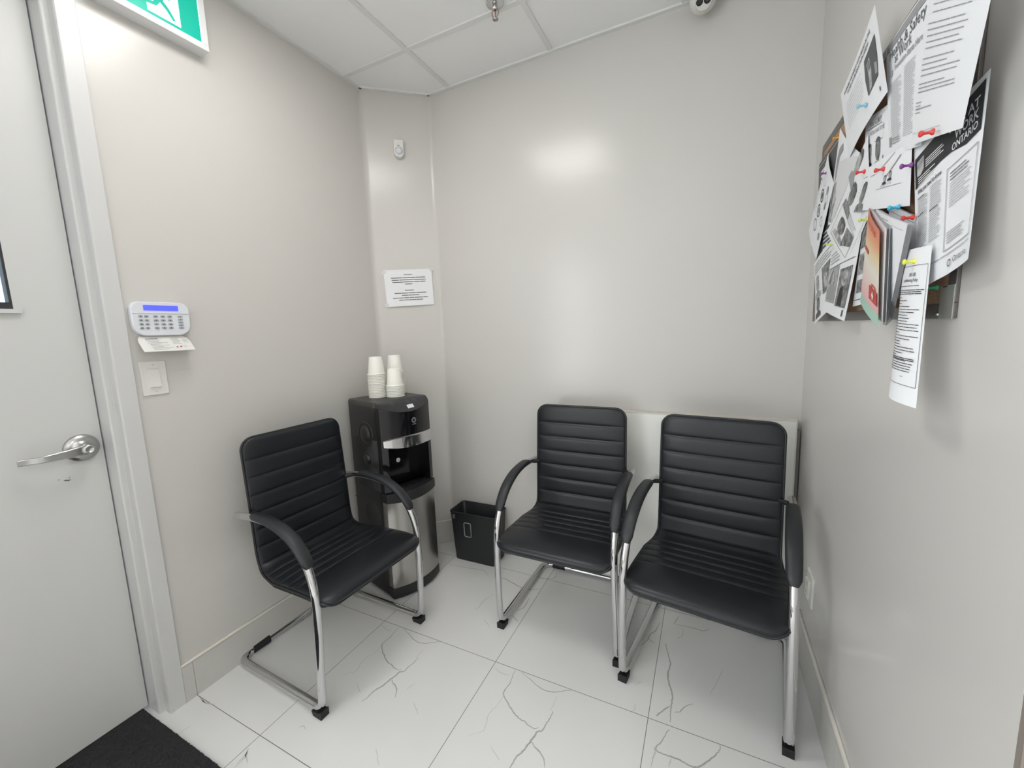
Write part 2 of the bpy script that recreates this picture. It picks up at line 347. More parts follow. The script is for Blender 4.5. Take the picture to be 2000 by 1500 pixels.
# ================================================================== ROOM
FY = .672            # outer edge of the door frame
def wall(name, boxes, mt=WALL):
    b = MB()
    for q in boxes: b.box(*q, mt)
    return struct(b.build(name))
DY0, DY1 = -.307, .603   # door opening
wall('wall_left', [(-1.98, XL, FY-.005, CA[1]-.031, -.02, 2.76), (-1.98, XL, DY0-.069, FY-.005, 2.485, 2.76), (-1.98, XL, -2.7, DY0-.064, -.02, 2.76)])
wall('wall_back', [(CB[0]+.031, 1.75, YB, 2.3, -.02, 2.76)])
wall('wall_right', [(XR, 1.75, .686, YB, -.02, 2.76)])
b = MB(); b.box(XR+.0005, 1.75, .675, .686, 0, 2.2, mat('taupe_wall_end', (.24,.205,.18), .5)); struct(b.build('trim_4'))  # taupe strip over the wall end, darker than the wall paint
wall('wall_hall', [(1.7, 1.8, -2.7, .686, -.02, 2.76)], WALLD)
wall('wall_rear', [(-1.98, 1.8, -2.8, -2.7, -.02, 2.76)], WALLD)
# glowing window added in the left wall, out of view, to even the light
b = MB(); wy0, wy1, wz0, wz1 = -2.55, -.62, .45, 2.40; ymid = (wy0+wy1)/2
for q in ((wy0-.05, wy1+.05, wz0-.05, wz0), (wy0-.05, wy1+.05, wz1, wz1+.05), (wy0-.05, wy0, wz0, wz1), (wy1, wy1+.05, wz0, wz1), (ymid-.025, ymid+.025, wz0, wz1)):
    b.box(XL, XL+.035, q[0], q[1], q[2], q[3], SIGNW)
win = struct(b.build('fill_window_1'))
b = MB(); b.box(XL, XL+.015, wy0, ymid-.025, wz0, wz1, FILL_GLOW); b.box(XL, XL+.015, ymid+.025, wy1, wz0, wz1, FILL_GLOW); b.build('glass_pane', win)
# chamfered corner with softly rounded inside edges
b = MB()
pl = fillet([(XL, CA[1]-.031, 0), (XL, CA[1], 0), (CB[0], YB, 0), (CB[0]+.031, YB, 0)], [0, .045, .045, 0], 8)
n = len(pl); zs = [-.02, 2.76]
vs = [(p.x, p.y, z) for z in zs for p in pl]
b.add(vs, [(i, i+1, n+i+1, n+i) for i in range(n-1)], WALL, True)
back = [(XL-.2, CA[1]-.031), (XL-.2, 2.3), (CB[0]+.031, 2.3)]
vs2 = [(x, y, z) for z in zs for x, y in back]
b.add([vs[0], vs[n], vs2[0], vs2[3]], [(0,1,3,2)], WALL)
b.add(vs2, [(0,3,4,1),(1,4,5,2)], WALL)
b.add([vs[n-1], vs[2*n-1], vs2[2], vs2[5]], [(0,2,3,1)], WALL)
struct(b.build('wall_corner'))

# floor with traced stone veining (thin inlaid print, one mesh)
b = MB(); b.box(-1.98, 1.8, -2.8, 2.3, -.05, 0, TILE)
rv = random.Random(3)
for wd, dark, pts in VEINS:
    P = [Vector((x, y, 0)) for x, y in pts]
    Q = catmull(P, 5)
    Q = [q+Vector((rv.uniform(-.0014,.0014), rv.uniform(-.0014,.0014), 0)) for q in Q]
    n = len(Q); vs = []
    for i, q in enumerate(Q):
        t = (Q[min(i+1,n-1)]-Q[max(i-1,0)]).normalized(); s = Vector((-t.y, t.x, 0))
        w = .00085*wd*(.45+.8*math.sin(math.pi*min(1, max(.05, i/(n-1))))*rv.uniform(.6,1.2))
        vs += [tuple(q+s*w+Vector((0,0,.00025))), tuple(q-s*w+Vector((0,0,.00025)))]
    b.add(vs, [(2*i, 2*i+1, 2*i+3, 2*i+2) for i in range(n-1)], VEIN1 if dark else VEIN0)
struct(b.build('floor'))
b = MB(); b.box(-5.5, -1.98, -3, 3, -.08, -.005, CONC); struct(b.build('trim_outside_step'))

# ceiling: panels, grid of tees, wall angle
b = MB(); b.box(-1.98, 1.8, -2.8, 2.3, ZC+.005, ZC+.06, CEILM); struct(b.build('ceiling'))
b = MB()
tx = [-1.345+.6096*k for k in range(5)]; ty = [1.727-.6096*k for k in range(8)]
for x in tx: b.box(x-.012, x+.012, -2.7, YB, ZC-.001, ZC+.006, TEE)
for y in ty[:2]+ty[2:]:
    if abs(y-1.1174) < .01: 
        b.box(XL, 1.75, y-.012, y+.012, ZC-.0012, ZC+.006, TEE)
    else: b.box(XL, 1.75, y-.012, y+.012, ZC-.0012, ZC+.006, TEE)
b.box(XL, XL+.02, -2.7, CA[1], ZC-.004, ZC+.006, TEE); b.box(CB[0], XR, YB-.02, YB, ZC-.004, ZC+.006, TEE)
b.box(XR-.02, XR, .686, YB, ZC-.004, ZC+.006, TEE)
d = (Vector(CB)-Vector(CA)).normalized(); nn = Vector((d.y, -d.x))
b.prism([tuple(Vector(CA)), tuple(Vector(CB)), tuple(Vector(CB)+nn*.02), tuple(Vector(CA)+nn*.02)], ZC-.004, ZC+.006, TEE)
struct(b.build('trim_1'))

# ceiling light panels (one over the chairs, two added as hall fill)
def light_panel(x0, y0, label, mt, w=1.2192, d=.6096):
    t = thing('ceiling_light', label, 'ceiling light', (x0+w/2, y0+d/2, ZC), 0, 'flat light panels in the ceiling grid')
    b = MB()
    for q in ((-w/2+.012, w/2-.012, -d/2+.012, -d/2+.03), (-w/2+.012, w/2-.012, d/2-.03, d/2-.012), (-w/2+.012, -w/2+.03, -d/2+.03, d/2-.03), (w/2-.03, w/2-.012, -d/2+.03, d/2-.03)):
        b.box(*q, -.006, .004, SIGNW)
    b.build('frame', t)
    b = MB(); b.box(-w/2+.03, w/2-.03, -d/2+.03, d/2-.03, -.003, .004, mt); b.build('diffuser', t)
light_panel(-1.345, .5078, 'flat square ceiling light panel over the chairs', LED, .6096)
light_panel(.75, -2.54, 'flat rectangular fill light panel added at the far end of the side hall', LED_FILL, .9)
light_panel(.75, -.7114, 'flat rectangular fill light panel added in the side hall nearest the notice board', LED_FILL, .9)

# tile baseboards, joints on the floor grid, caulked top edge
def base(name, p, q, h=.146, first=None, th=.010, ck=.011):
    b = MB(); p, q = Vector(p), Vector(q); L = (q-p).length; d = (q-p)/L; nn = Vector((-d.y, d.x))
    def T(v): w = p+d*v[0]+nn*v[1]; return (w.x, w.y, v[2])
    a = 0; k = first if first is not None else .6
    while a < L-.001:
        e = min(L, k); b.box(a+(.0008 if a else 0), e-(.0008 if e < L else 0), 0, th, 0, h, BASEM, T); a = e; k += .6096
    b.box(0, L, 0, th-.0015, 0, h, GROUT_GAP, T)
    b.prism([(0, h), (th+.001, h), (th-.003, h+ck-.004), (0, h+ck)], 0, L, CAULK, True, lambda v: T((v[2], v[0], v[1])))
    return struct(b.build(name))
base('baseboard_left', (XL, CA[1]), (XL, FY), first=CA[1]-1.318)
base('baseboard_corner', CB, CA, first=.17)
base('baseboard_back', (-.83, YB), CB, first=.24)
base('baseboard_right', (XR, .686), (XR, YB), h=.160, first=.02, ck=.018)

# door frame (hollow metal), profile of the visible jamb mirrored to the far jamb
b = MB()
jp = [(-1.768, FY), (-1.768, .624), (-1.773, .621), (-1.808, .621), (-1.808, .606), (-1.812, .603), (-1.93, .603), (-1.93, .63), (-1.98, .63), (-1.98, FY-.005), (XL-.001, FY-.005), (XL-.001, FY)]
b.prism(jp, 0, 2.485, FRAMEM)
ym = (DY0+DY1)/2
b.prism([(x, 2*ym-y) for x, y in jp][::-1], 0, 2.485, FRAMEM)
# head: same profile turned overhead
hd = [(x, z-.603+2.437) for x, z in jp]
b.prism(hd, DY0-.06, FY-.008, FRAMEM, T=lambda v: (v[0], v[2], v[1]))
struct(b.build('trim_2', bevel=.0015))

# ---- door leaf with vision panel
WZ0, WZ1, WY0, WY1 = 1.489, 2.25, -.161, .457
b = MB(); X0, X1 = -1.925, -1.880
for q in ((DY0+.003, DY1-.004, .0145, WZ0), (DY0+.003, DY1-.004, WZ1, 2.432), (DY0+.003, WY0, WZ0, WZ1), (WY1, DY1-.004, WZ0, WZ1)):
    b.box(X0, X1, *q, DOORM)
door = struct(b.build('door_1'))
def patch(b, cy, cz, pts, x): b.add([(x, cy+a*.001, cz+c*.001) for a, c in pts], [tuple(range(len(pts)))], INK2)
b = MB()
patch(b, .5, .938, [(-9,1),(-4,3),(1,1),(10,0),(3,-4),(-3,-2)], -1.8797)
patch(b, .482, .945, [(-2,0),(0,2),(3,1),(0,-1)], -1.8797); patch(b, .506, .945, [(-2,0),(0,2),(3,1),(0,-1)], -1.8797)
b.build('paint_chip', door)
b = MB()
for q in ((WY0, WY1, WZ0, WZ0+.02), (WY0, WY1, WZ1-.02, WZ1), (WY0, WY0+.006, WZ0+.02, WZ1-.02), (WY1-.006, WY1, WZ0+.02, WZ1-.02)):
    b.box(-1.915, -1.882, *q, GASKET)
b.box(-1.882, -1.868, WY0-.014, WY1+.013, WZ0-.012, WZ0, FRAMEM)
wf = b.build('window_frame', door)
b = MB(); b.box(-1.903, -1.897, WY0+.003, WY1-.003, WZ0+.01, WZ1-.01, GLASSM); b.build('glass_pane', wf)
# lever handle
hx, hy, hz = -1.880, .546, 1.035
b = MB()
def TX(v): return (hx+v[2], hy+v[0], hz+v[1])
b.lathe([(0,0),(.045,0),(.045,.004),(.042,.010),(.030,.014),(.017,.017),(.015,.05),(.017,.053),(.017,.062),(.012,.066),(.008,.066),(.008,.063),(0,.063)], SATIN, 40, TX)
hnd = b.build('door_handle', door)
b = MB()
lp = [(hx+.052, hy, hz), (hx+.056, hy-.03, hz-.001), (hx+.057, hy-.07, hz-.003), (hx+.055, hy-.105, hz-.004), (hx+.040, hy-.125, hz-.005), (hx+.036, hy-.150, hz-.005)]
P = catmull(lp, 6); k = len(P)
sc = [1.0-.42*min(1, i/(k*.6)) for i in range(k)]
sweep(b, P, [(a*.017, c*.0045) for a, c in [(-1,-1),(-1,1),(1,1),(1,-1)]][::-1], SATIN, side=(0,0,1), scale=None)
# taper: rebuild scaled in height only
b = MB(); rings = []
for i, p in enumerate(P):
    t = (P[min(i+1,k-1)]-P[max(i-1,0)]).normalized(); nb = Vector((0,0,1)).cross(t).normalized(); h = .0165*sc[i]
    rings.append([p+Vector((0,0,s*h))+nb*(c*.0045) for s, c in ((-1,-.6),(-.8,-1),(.8,-1),(1,-.6),(1,.6),(.8,1),(-.8,1),(-1,.6))])
b.loft(rings, SATIN, False)
b.build('lever', hnd, bevel=.0008)

# white tile panel standing against the back wall
b = MB(); b.box(-.72, .349, YB-.037, YB-.002, 0, .938, PANELM); b.box(-.72, .349, YB-.0375, YB-.002, .938, .944, CAULK)
b.box(.349, .354, YB-.037, YB-.002, .0, .944, WPL); b.box(.354, .366, YB-.03, YB-.002, .0, .90, GROUT_GAP)  # last box: dark strip stands in for the shaded gap at the right wall
o = b.build('trim_3', bevel=.001); struct(o)

# ---- black entrance mat
b = MB(); rm = random.Random(5); nx, ny = 210, 200; mx0, mx1, my0, my1 = -1.915, -.85, -.29, .588
def mf(u, v):
    e = min(u, 1-u, v, 1-v)
    z = .0105+rm.uniform(-.0022, .0022) if e > .002 else .0005
    return (mx0+(mx1-mx0)*u+rm.uniform(-.0016,.0016), my0+(my1-my0)*v+rm.uniform(-.0016,.0016), z)
b.grid(mf, nx, ny, MATM, False)
tag(b.build('door_mat'), 'black pile entrance mat on the tiles inside the door', 'mat')

# ================================================================== CHAIRS
def chair_parts(t):
    # tube frame: one bent tube. s = forward distance from the front feet; local y = -(s + .27)
    def L(w, s, z): return Vector((w, -(s+.27), z))
    arm = [(-.435,.684),(-.37,.692),(-.30,.697),(-.22,.694),(-.15,.681),(-.09,.655),(-.045,.618),(-.010,.568),(.012,.51),(.020,.45),(.020,.36),(.016,.25),(.010,.15)]
    wv = lambda z: .255+.012*max(0, min(1, (.65-z)/.5))
    A = catmull([L(wv(z), s, z) for s, z in arm], 6)
    low = [A[-1], L(.267, .002, .030), L(.267, -.50, .0145), L(.267, -.546, .0145), L(-.267, -.546, .0145)]
    right = A[:-1]+fillet([low[0], L(.267,.004,.032), L(.267,-.546,.0175), L(.10,-.546,.0175)], [0,.042,.055,0], 10)
    mir = [Vector((-p.x, p.y, p.z)) for p in right][::-1]
    path = right+mir
    b = MB(); sweep(b, path, ell(.0150, .0142, 18), CHROME, side=(1,0,0)); b.build('frame', t)
    # arm pads
    for sg in (1, -1):
        b = MB(); i0 = next(i for i, p in enumerate(A) if -(p.y+.27) > -.325); i1 = next(i for i, p in enumerate(A) if -(p.y+.27) > -.014 and p.z < .60)
        Q = A[i0:i1+1]; n = len(Q); rings = []
        for i, p in enumerate(Q):
            tt = (A[min(i0+i+1, len(A)-1)]-A[i0+i-1]).normalized(); S = Vector((1,0,0)); N = tt.cross(S); N = -N if N.z < -.0001 or (abs(N.z) < .0001) else N
            if N.z < 0: N = -N
            k = i/(n-1); e = min(1, .55+.45*math.sin(min(1, min(k,1-k)*12)*math.pi/2))
            hw = (.0215+.0030*math.sin(k*math.pi))*e+.0; ht = .0130*e
            ring = []
            for j in range(16):
                a = 2*math.pi*j/16; ca, sa = math.cos(a), math.sin(a)
                ring.append(p+S*(hw*math.copysign(abs(ca)**.8, ca))+N*(ht*math.copysign(abs(sa)**.8, sa)+.0085))
            if sg < 0: ring = [Vector((-q.x, q.y, q.z)) for q in ring][::-1]
            rings.append(ring)
        b.loft(rings, PADM); b.build('arm_pad', t)
        # rear end cap of the tube, front glide, rear sleeve
        b = MB(); x = sg*.267
        b.prism([(-.017,-.026),(.017,-.026),(.015,.012),(-.015,.012)], 0, .001, RUBBER)
        b = MB()
        pts = [(.012,.0),(-.034,.0),(-.042,.019),(-.020,.020),(.002,.024),(.013,.031)]
        b.prism([(-(s+.27), z) for s, z in pts], x-.0165, x+.0165, RUBBER, T=lambda v: (v[2], v[0], v[1])); b.build('glide', t, bevel=.0015)
        b = MB(); sweep(b, [L(sg*.212,-.546,.0195), L(sg*.140,-.546,.0195)], ell(.0195,.0195,14), RUBBER, side=(0,1,0)); b.build('rubber_sleeve', t)
    # shell profile
    prof = [(.058,.422),(.046,.439),(.010,.449),(-.06,.453),(-.14,.450),(-.22,.446),(-.295,.444),(-.342,.449),(-.370,.470),(-.381,.51),(-.385,.56),(-.389,.65),(-.395,.76),(-.402,.87),(-.411,.985)]
    C = catmull([Vector((s, z, 0)) for s, z in prof], 12)
    cum = [0]
    for i in range(1, len(C)): cum.append(cum[-1]+(C[i]-C[i-1]).length)
    TOT = cum[-1]
    def at(l):
        l = max(0, min(TOT, l)); i = 1
        while i < len(cum)-1 and cum[i] < l: i += 1
        k = (l-cum[i-1])/(cum[i]-cum[i-1]); p = C[i-1].lerp(C[i], k)
        q0 = C[max(0,i-2)]; q1 = C[min(len(C)-1,i+1)]; tt = (q1-q0).normalized()
        return p, Vector((tt.y, -tt.x, 0))      # normal towards the sitter (up / forward)
    CR = cum[12*8]                   # crease, at the sharpest bend
    DP = (TOT-CR)/7.22
    seams = [.172,.225,.275,.325,.373,CR]+[CR+DP*k for k in range(1, 7)]
    bounds = [0]+seams+[TOT]
    def hwid(l):
        w = .252 if l < .32 else .252-.026*min(1, (l-.32)/.13)
        if l > CR: w = .226-.003*(l-CR)/.5
        for d, r in ((l, .06), (TOT-l, .05)):
            if d < r: w = w-r+math.sqrt(max(0, r*r-(r-d)**2))
        return w
    def rib(l, u):
        for a, c in zip(bounds, bounds[1:]):
            if a <= l <= c:
                k = (l-a)/(c-a); W_ = c-a
                e = min(k, 1-k)*W_
                return 1-math.exp(-e/.006)
        return 0
    def shell(name, l0, l1, off, at_, ab, wk, mt, ribs=True, n=110):
        b = MB(); rings = []; m_ = 26
        ls = [l0+(l1-l0)*i/n for i in range(n+1)]
        if ribs: ls = sorted(set(ls+[s for s in seams if l0 < s < l1]))
        for l in ls:
            p, N = at(l); w = hwid(l)*wk
            ed = 1
            for dd in (l, TOT-l):
                if dd < .014: ed = min(ed, math.sqrt(max(0, 1-(1-dd/.014)**2)))
            ring = []
            for j in range(m_+1):
                u = -1+2*j/m_; u = math.sin(u*math.pi/2); pu = (1-abs(u)**5)**.5 if abs(u) < 1 else 0
                r = (1-.42*(1-rib(l, u))) if ribs else 1
                o = off+at_*pu*r*ed; q = p+N*o; ring.append(L(w*u, q.x, q.y))
            for j in range(1, m_):
                u = 1-2*j/m_; u = math.sin(u*math.pi/2); pu = (1-abs(u)**5)**.5
                q = p+N*(off-ab*pu*ed); ring.append(L(w*u, q.x, q.y))
            rings.append(ring)
        b.loft(rings, mt); return b.build(name, t)
    shell('seat', 0, CR, 0, .017, .008, 1, LEATHER)
    shell('backrest', CR, TOT, 0, .015, .008, 1, LEATHER)
    shell('seat_pan', .004, CR-.02, -.019, .012, .015, .992, UNDERM, False, 60)
    shell('back_shell', CR-.02, TOT-.006, -.012, .006, .008, .975, UNDERM, False, 60)
    # piping around the rim
    b = MB(); pp = []
    ls = [TOT*i/150 for i in range(151)]; ls = [l for l in ls]+[.002,.006,.012,.02,.035,TOT-.002,TOT-.006,TOT-.012,TOT-.02,TOT-.035]; ls.sort()
    for l in ls:
        p, N = at(l); q = p-N*.003; pp.append(L(hwid(l)+.0018, q.x, q.y))
    full = pp+[Vector((-q.x, q.y, q.z)) for q in pp][::-1]
    sweep(b, full, ell(.0048,.0048,10), LEATHERB, closed=True, side=(1,0,0)); b.build('piping', t)
    # cross bars with bolts that carry the shell
    for s, z in ((-.005,.412),(-.24,.408)):
        b = MB(); w = .258 if s > -.1 else .20
        sweep(b, [L(-w,s,z), L(w,s,z)], ell(.010,.010,12), CHROME, side=(0,1,0)); b.build('cross_bar', t)
    # arms meet the back: short bracket each side
    for sg in (1,-1):
        b = MB(); sweep(b, [L(sg*.243,-.365,.692), L(sg*.215,-.383,.690)], ell(.006,.010,12), RUBBER, side=(0,1,0)); b.build('bracket', t)
def make_chair(label, x, y, rz):
    t = thing('waiting_chair', label, 'chair', (x, y, 0), rz, 'black waiting room chairs'); chair_parts(t); return t
def place(cx, cy, deg):
    # cx, cy: midpoint between the two front feet
    a = math.radians(deg); f = Vector((math.sin(a), -math.cos(a))); p = Vector((cx, cy))-f*.27
    return p.x, p.y, a
ch = make_chair('black ribbed armchair with chrome frame beside the water cooler, against the left wall', *place(-1.222, 1.117, 87.4))
c2 = copy_tree(ch); x, y, a = place(-.570, 1.502, -.5); c2.location = (x, y, 0); c2.rotation_euler = (0,0,a)
c2['label'] = 'black ribbed armchair with chrome frame beside the black waste bin, against the back wall'
c3 = copy_tree(ch); x, y, a = place(-.004, 1.404, -7.5); c3.location = (x, y, 0); c3.rotation_euler = (0,0,a)
c3['label'] = 'black ribbed armchair with chrome frame in the right corner below the notice board'

# ================================================================== WATER COOLER
wc = thing('water_cooler', 'black and stainless steel floor standing water cooler in the chamfered corner', 'water cooler', (-1.531, 1.629, 0), math.radians(75))
fy = lambda x, k=0.: -.176-k+.040*(x/.15)**2
def strips(b, F, mt, smooth):
    # loft with unshared edges, so only the listed strips shade smoothly
    m_ = len(F[0])
    for k in range(m_):
        vs = [f[j] for f in F for j in (k, (k+1) % m_)]
        b.add(vs, [(2*i, 2*i+1, 2*i+3, 2*i+2) for i in range(len(F)-1)], mt, k in smooth)
    b.add(F[0], [tuple(range(m_-1,-1,-1))], mt); b.add(F[-1], [tuple(range(m_))], mt)
def curved(b, x0, x1, z0, z1, mt, k=0., back=-.10, n=24, zt=None, zb=None):
    F = []; 
    for i in range(n+1):
        x = x0+(x1-x0)*i/n; y = fy(x, k); a = zb(x) if zb else z0; c = zt(x) if zt else z1
        F.append(((x,y,a),(x,y,c),(x,back,c),(x,back,a)))
    strips(b, F, mt, (0,))
b = MB(); rr = rrect(.305, .268, .014); 
for q in ((.022, .583), (.850, 1.018)): b.prism([(x, y+.0335) for x, y in rr], *q, BLKM, True)
back_ = [(x, y+.0335) for x, y in rr if y > 0]
b.prism([(.1525,-.1005)]+back_+[(-.1525,-.1005),(-.129,-.1005),(-.129,-.044),(.129,-.044),(.129,-.1005)], .583, .850, BLKM, True)
rings = [[(x*k_, y*k_+.0335*1, z) for x, y in rr] for z, k_ in ((1.018,1),(1.030,.997),(1.038,.985),(1.042,.965))]
b.loft([[Vector(p) for p in r] for r in rings], BLKT, True)
body = b.build('cabinet', wc)
b = MB(); b.box(-.1525, -.1515, -.105, .17, .50, .503, DARKH); b.box(-.1532,-.1520,-.098,-.096,.05,1.0, DARKH); b.build('panel_seam', body)
ztop = lambda x: 1.016-.034*(1-(x/.15)**2)
b = MB(); curved(b, -.150, .150, .845, 0, BLKG, zt=ztop); 
for s in (-1, 1): curved(b, s*.150, s*.122, .585, .845, BLKG, n=6)
o = b.build('front_fascia', wc)
# alcove
b = MB(); b.box(-.122, .122, -.052, -.045, .585, .850, BLKG); b.box(-.128, -.121, -.10, -.045, .585, .850, BLKG); b.box(.121, .128, -.10, -.045, .585, .850, BLKG)
alc = b.build('dispensing_alcove', wc)
b = MB()
for x in (-.045, .0, .045):
    b.lathe([(.013,.85),(.013,.822),(.009,.812),(.006,.795),(0,.795)], BLKM, 16, lambda v, x=x: (v[0]+x, v[1]-.10, v[2]))
b.build('spout', alc)
b = MB(); b.lathe([(0,0),(.0125,0),(.0125,.001),(0,.001)], PAPER, 24, lambda v: (v[0]-.009, -.0525-v[2], v[1]+.706)); b.add([(-.011,-.0538,.713),(-.007,-.0538,.713),(-.008,-.0538,.706),(-.010,-.0538,.706)],[(0,1,2,3)],REDI); b.build('round_sticker', alc)
# control panel
b = MB()
def cp(u, v):
    x = -.148+.296*u; y0, z0 = -.100, 1.0425; y1, z1 = fy(x)-.0015, ztop(x)+.001
    k = v; bul = .007*math.sin(math.pi*k)
    return (x, y0+(y1-y0)*k-bul*.3, z0+(z1-z0)*k+bul)
b.grid(cp, 30, 10, CTRL, True, flip=True)
b.add([cp(i/30, 0) for i in range(31)]+[(-.148+.296*i/30, -.100, ztop(-.148+.296*i/30)) for i in range(31)], [(i, i+1, 32+i, 31+i) for i in range(30)], CTRL)
for uu in (0., 1.):
    b.add([cp(uu, j/10) for j in range(11)]+[(cp(uu,0)[0], -.100, ztop(.148))], [tuple(range(12))], CTRL)
ctl = b.build('control_panel', wc)
BTN = mat('button_grey', (.11,.11,.12), .4); BTNR = mat('button_red', (.12,.03,.035), .4)
def cps(u, v, o=.0008):
    p = cp(u, v); return (p[0], p[1]-o*.5, p[2]+o)
for k, (u, v, mt, nm) in enumerate(((.26,.36,BTN,'button'), (.42,.36,BTNR,'button'), (.57,.36,BTN,'button'), (.72,.36,BTN,'button'))):
    b = MB(); n = 20
    b.add([cps(u+r*math.cos(2*math.pi*i/n)/.296, v+r*math.sin(2*math.pi*i/n)/.075*1.0) for r in (.010,.0085) for i in range(n)], [(i,(i+1)%n,n+(i+1)%n,n+i) for i in range(n)], mt)
    b.add([cps(u+r*math.cos(2*math.pi*i/8)/.296, v+r*math.sin(2*math.pi*i/8)/.075) for r in (.003,) for i in range(8)], [tuple(range(8))], mt)
    b.build(nm, ctl)
b = MB(); b.add([cps(u, v, .0012) for u, v in ((.50,.62),(.63,.62),(.63,.84),(.50,.84))], [(3,2,1,0)], WPL2); b.build('display', ctl)
# chrome visor band
b = MB(); n = 30; F = []
for i in range(n+1):
    x = -.146+.292*i/n; q = (x/.146)
    zt = .862-.004*q-.012*max(0,-q)**2; zb = .797+.020*max(0,-q)**2+.001*q
    y = fy(x, .010); ym_ = fy(x, .014)
    F.append(((x,y+.003,zb),(x,ym_,zb+.006),(x,y-.001,zt-.004),(x,y+.006,zt),(x,-.12,zt),(x,-.12,zb)))
strips(b, F, CHROME, (0,1,2)); o = b.build('chrome_band', wc)
# emblem on the fascia
b = MB(); n = 24
def fx(x, z, o=.0006): return (x, fy(x)-o, z)
ex, ez = .022, .934
b.add([fx(ex+r*math.cos(2*math.pi*i/n), ez+r*math.sin(2*math.pi*i/n)) for r in (.0135,.012) for i in range(n)], [(i,(i+1)%n,n+(i+1)%n,n+i) for i in range(n)], INK4)
b.add([fx(ex+r*math.cos(2*math.pi*i/n), ez+r*math.sin(2*math.pi*i/n), .0004) for r in (.012,) for i in range(n)], [tuple(range(n))], INK2)
dr = [(0,.009),(.002,.004),(.0042,0),(.0045,-.003),(.003,-.0062),(0,-.0072),(-.003,-.0062),(-.0045,-.003),(-.0042,0),(-.002,.004)]
b.add([fx(ex+a, ez+c, .0009) for a, c in dr], [tuple(range(len(dr)))], BLKG)
b.add([fx(ex+a, ez+c, .0006) for a, c in ((-.012,-.020),(.012,-.020),(.012,-.0225),(-.012,-.0225))], [(0,1,2,3)], INK3)
b.build('emblem', wc)
# drip tray
b = MB(); curved(b, -.150, .150, .520, .578, BLKM, k=.012, zb=lambda x: .522+.010*(x/.15)**2); 
tray = b.build('drip_tray', wc, bevel=.003)
b = MB(); curved(b, -.118, .118, .5785, .583, BLKM, k=-.008, back=-.055); gr = b.build('grate', tray)
b = MB()
for x in (-.07,-.025,.02,.065):
    b.box(x-.014, x+.014, -.145, -.128, .583, .5836, DARKH)
for y in (-.115,-.10,-.085): b.box(-.10, .10, y-.003, y+.003, .583, .5836, DARKH)
b.build('drain_slot', gr)
# stainless door
b = MB(); curved(b, -.147, .147, .068, .520, STEEL, k=.002, n=32, zt=lambda x: .520+.010*(x/.15)**2)
o = b.build('steel_door', wc)
b = MB(); curved(b, -.150, .150, .018, .066, BLKM, k=.004); curved(b, -.14, .14, .0, .019, BLKM, k=-.012); b.build('plinth', wc)
for sx in (-.11,.11):
    b = MB(); b.lathe([(0,0),(.016,0),(.016,.022),(0,.022)], RUBBER, 16, lambda v: (v[0]+sx, v[1]+.13, v[2])); b.build('foot', wc)
# round bosses on the side
for (yy, zz, R) in ((-.0,.871,.064), (-.0,.742,.036), (-.01,.44,.075)):
    b = MB(); b.lathe([(R+.004,0),(R+.003,.002),(R,.003),(R-.004,.0005),(R*.72,.001),(R*.66,.003),(R*.6,.009),(R*.4,.013),(0,.0145)] if R < .07 else [(R+.004,0),(R+.003,.0015),(R,.002),(R-.004,.0004),(0,.0004)], BLKM, 40, lambda v: (-.1527-v[2], yy+v[0], zz+v[1])); b.build('round_boss', body)

# ---- stacks of paper cups, upside down
def cup_mesh():
    b = MB(); R, r, H = .0455, .0315, .094
    b.lathe([(R-.0012,.0006),(R+.0012,.0),(R+.0026,.0014),(R+.0027,.0030),(R+.0014,.0046),(R-.0022,.0050),(R-.003,.012),(r+.001,H-.001),(r,H),(r-.0012,H-.0005),(r-.0018,H-.0055),(r-.0022,H-.0065),(0,H-.0065)], CUPM, 32)
    b.lathe([(R-.0012,.001),(R-.0034,.012),(r-.001,H-.008),(0,H-.0072)], CUPM, 32)
    return b
_cup = cup_mesh().build('paper_cup')
def T_wc(lx, ly): a = math.radians(75); return (-1.531+lx*math.cos(a)-ly*math.sin(a), 1.629+lx*math.sin(a)+ly*math.cos(a))
first = True
for (X, Y, n, where) in ((-1.603,1.622,16,'the left stack'), (-1.516,1.662,8,'the short front stack'), (-1.582,1.742,16,'the rear stack')):
    for k in range(n):
        o = _cup if first else _cup.copy()
        if not first: COL.objects.link(o)
        first = False
        o.location = (X+random.uniform(-.0004,.0004), Y+random.uniform(-.0004,.0004), 1.0422+k*.0082); o.rotation_euler = (0,0,random.uniform(0,6.28))
        if k == n-1: lb = 'topmost white paper cup, upside down on %s on the water cooler' % where
        elif k == 0: lb = 'bottom white paper cup of %s, standing on the water cooler' % where
        else: lb = 'white paper cup nested in the middle of %s on the water cooler' % where
        tag(o, lb, 'paper cup', 'paper cups in the middle of '+where if 0 < k < n-1 else 'end cups of the paper cup stacks')

# ================================================================== WASTE BIN
bn = thing('waste_bin', 'black rectangular plastic waste bin on the floor between cooler and chairs', 'waste bin', (-1.231, 1.983, 0), math.radians(1))
b = MB()
def ring(w, d, z, r=.018): return [Vector((x, y, z)) for x, y in rrect(w, d, r)]
b.loft([ring(.262,.135,.0), ring(.268,.141,.004), ring(.306,.158,.300), ring(.311,.163,.303), ring(.311,.163,.309), ring(.306,.158,.3105), ring(.301,.153,.307), ring(.262,.135,.008)], BINM, True)
bin_ = b.build('bin_body', bn, bevel=0)
def bf(x, z, o=.0): k = z/.30; return (x, -(.0705+(.079-.0705)*k)-o, z)
b = MB(); hp = [bf(-.032+x, .205+z, .0015) for x, z in rrect(.046, .088, .010)]
sweep(b, hp, ell(.0026,.0026,8), BINRIM, closed=True, side=(0,1,0)); b.build('handle_ring', bn)
b = MB(); b.add([bf(-.032+x, .205+z, .0008) for x, z in rrect(.044,.086,.009)], [tuple(range(24))], UNDERM); b.build('handle_recess', bn)
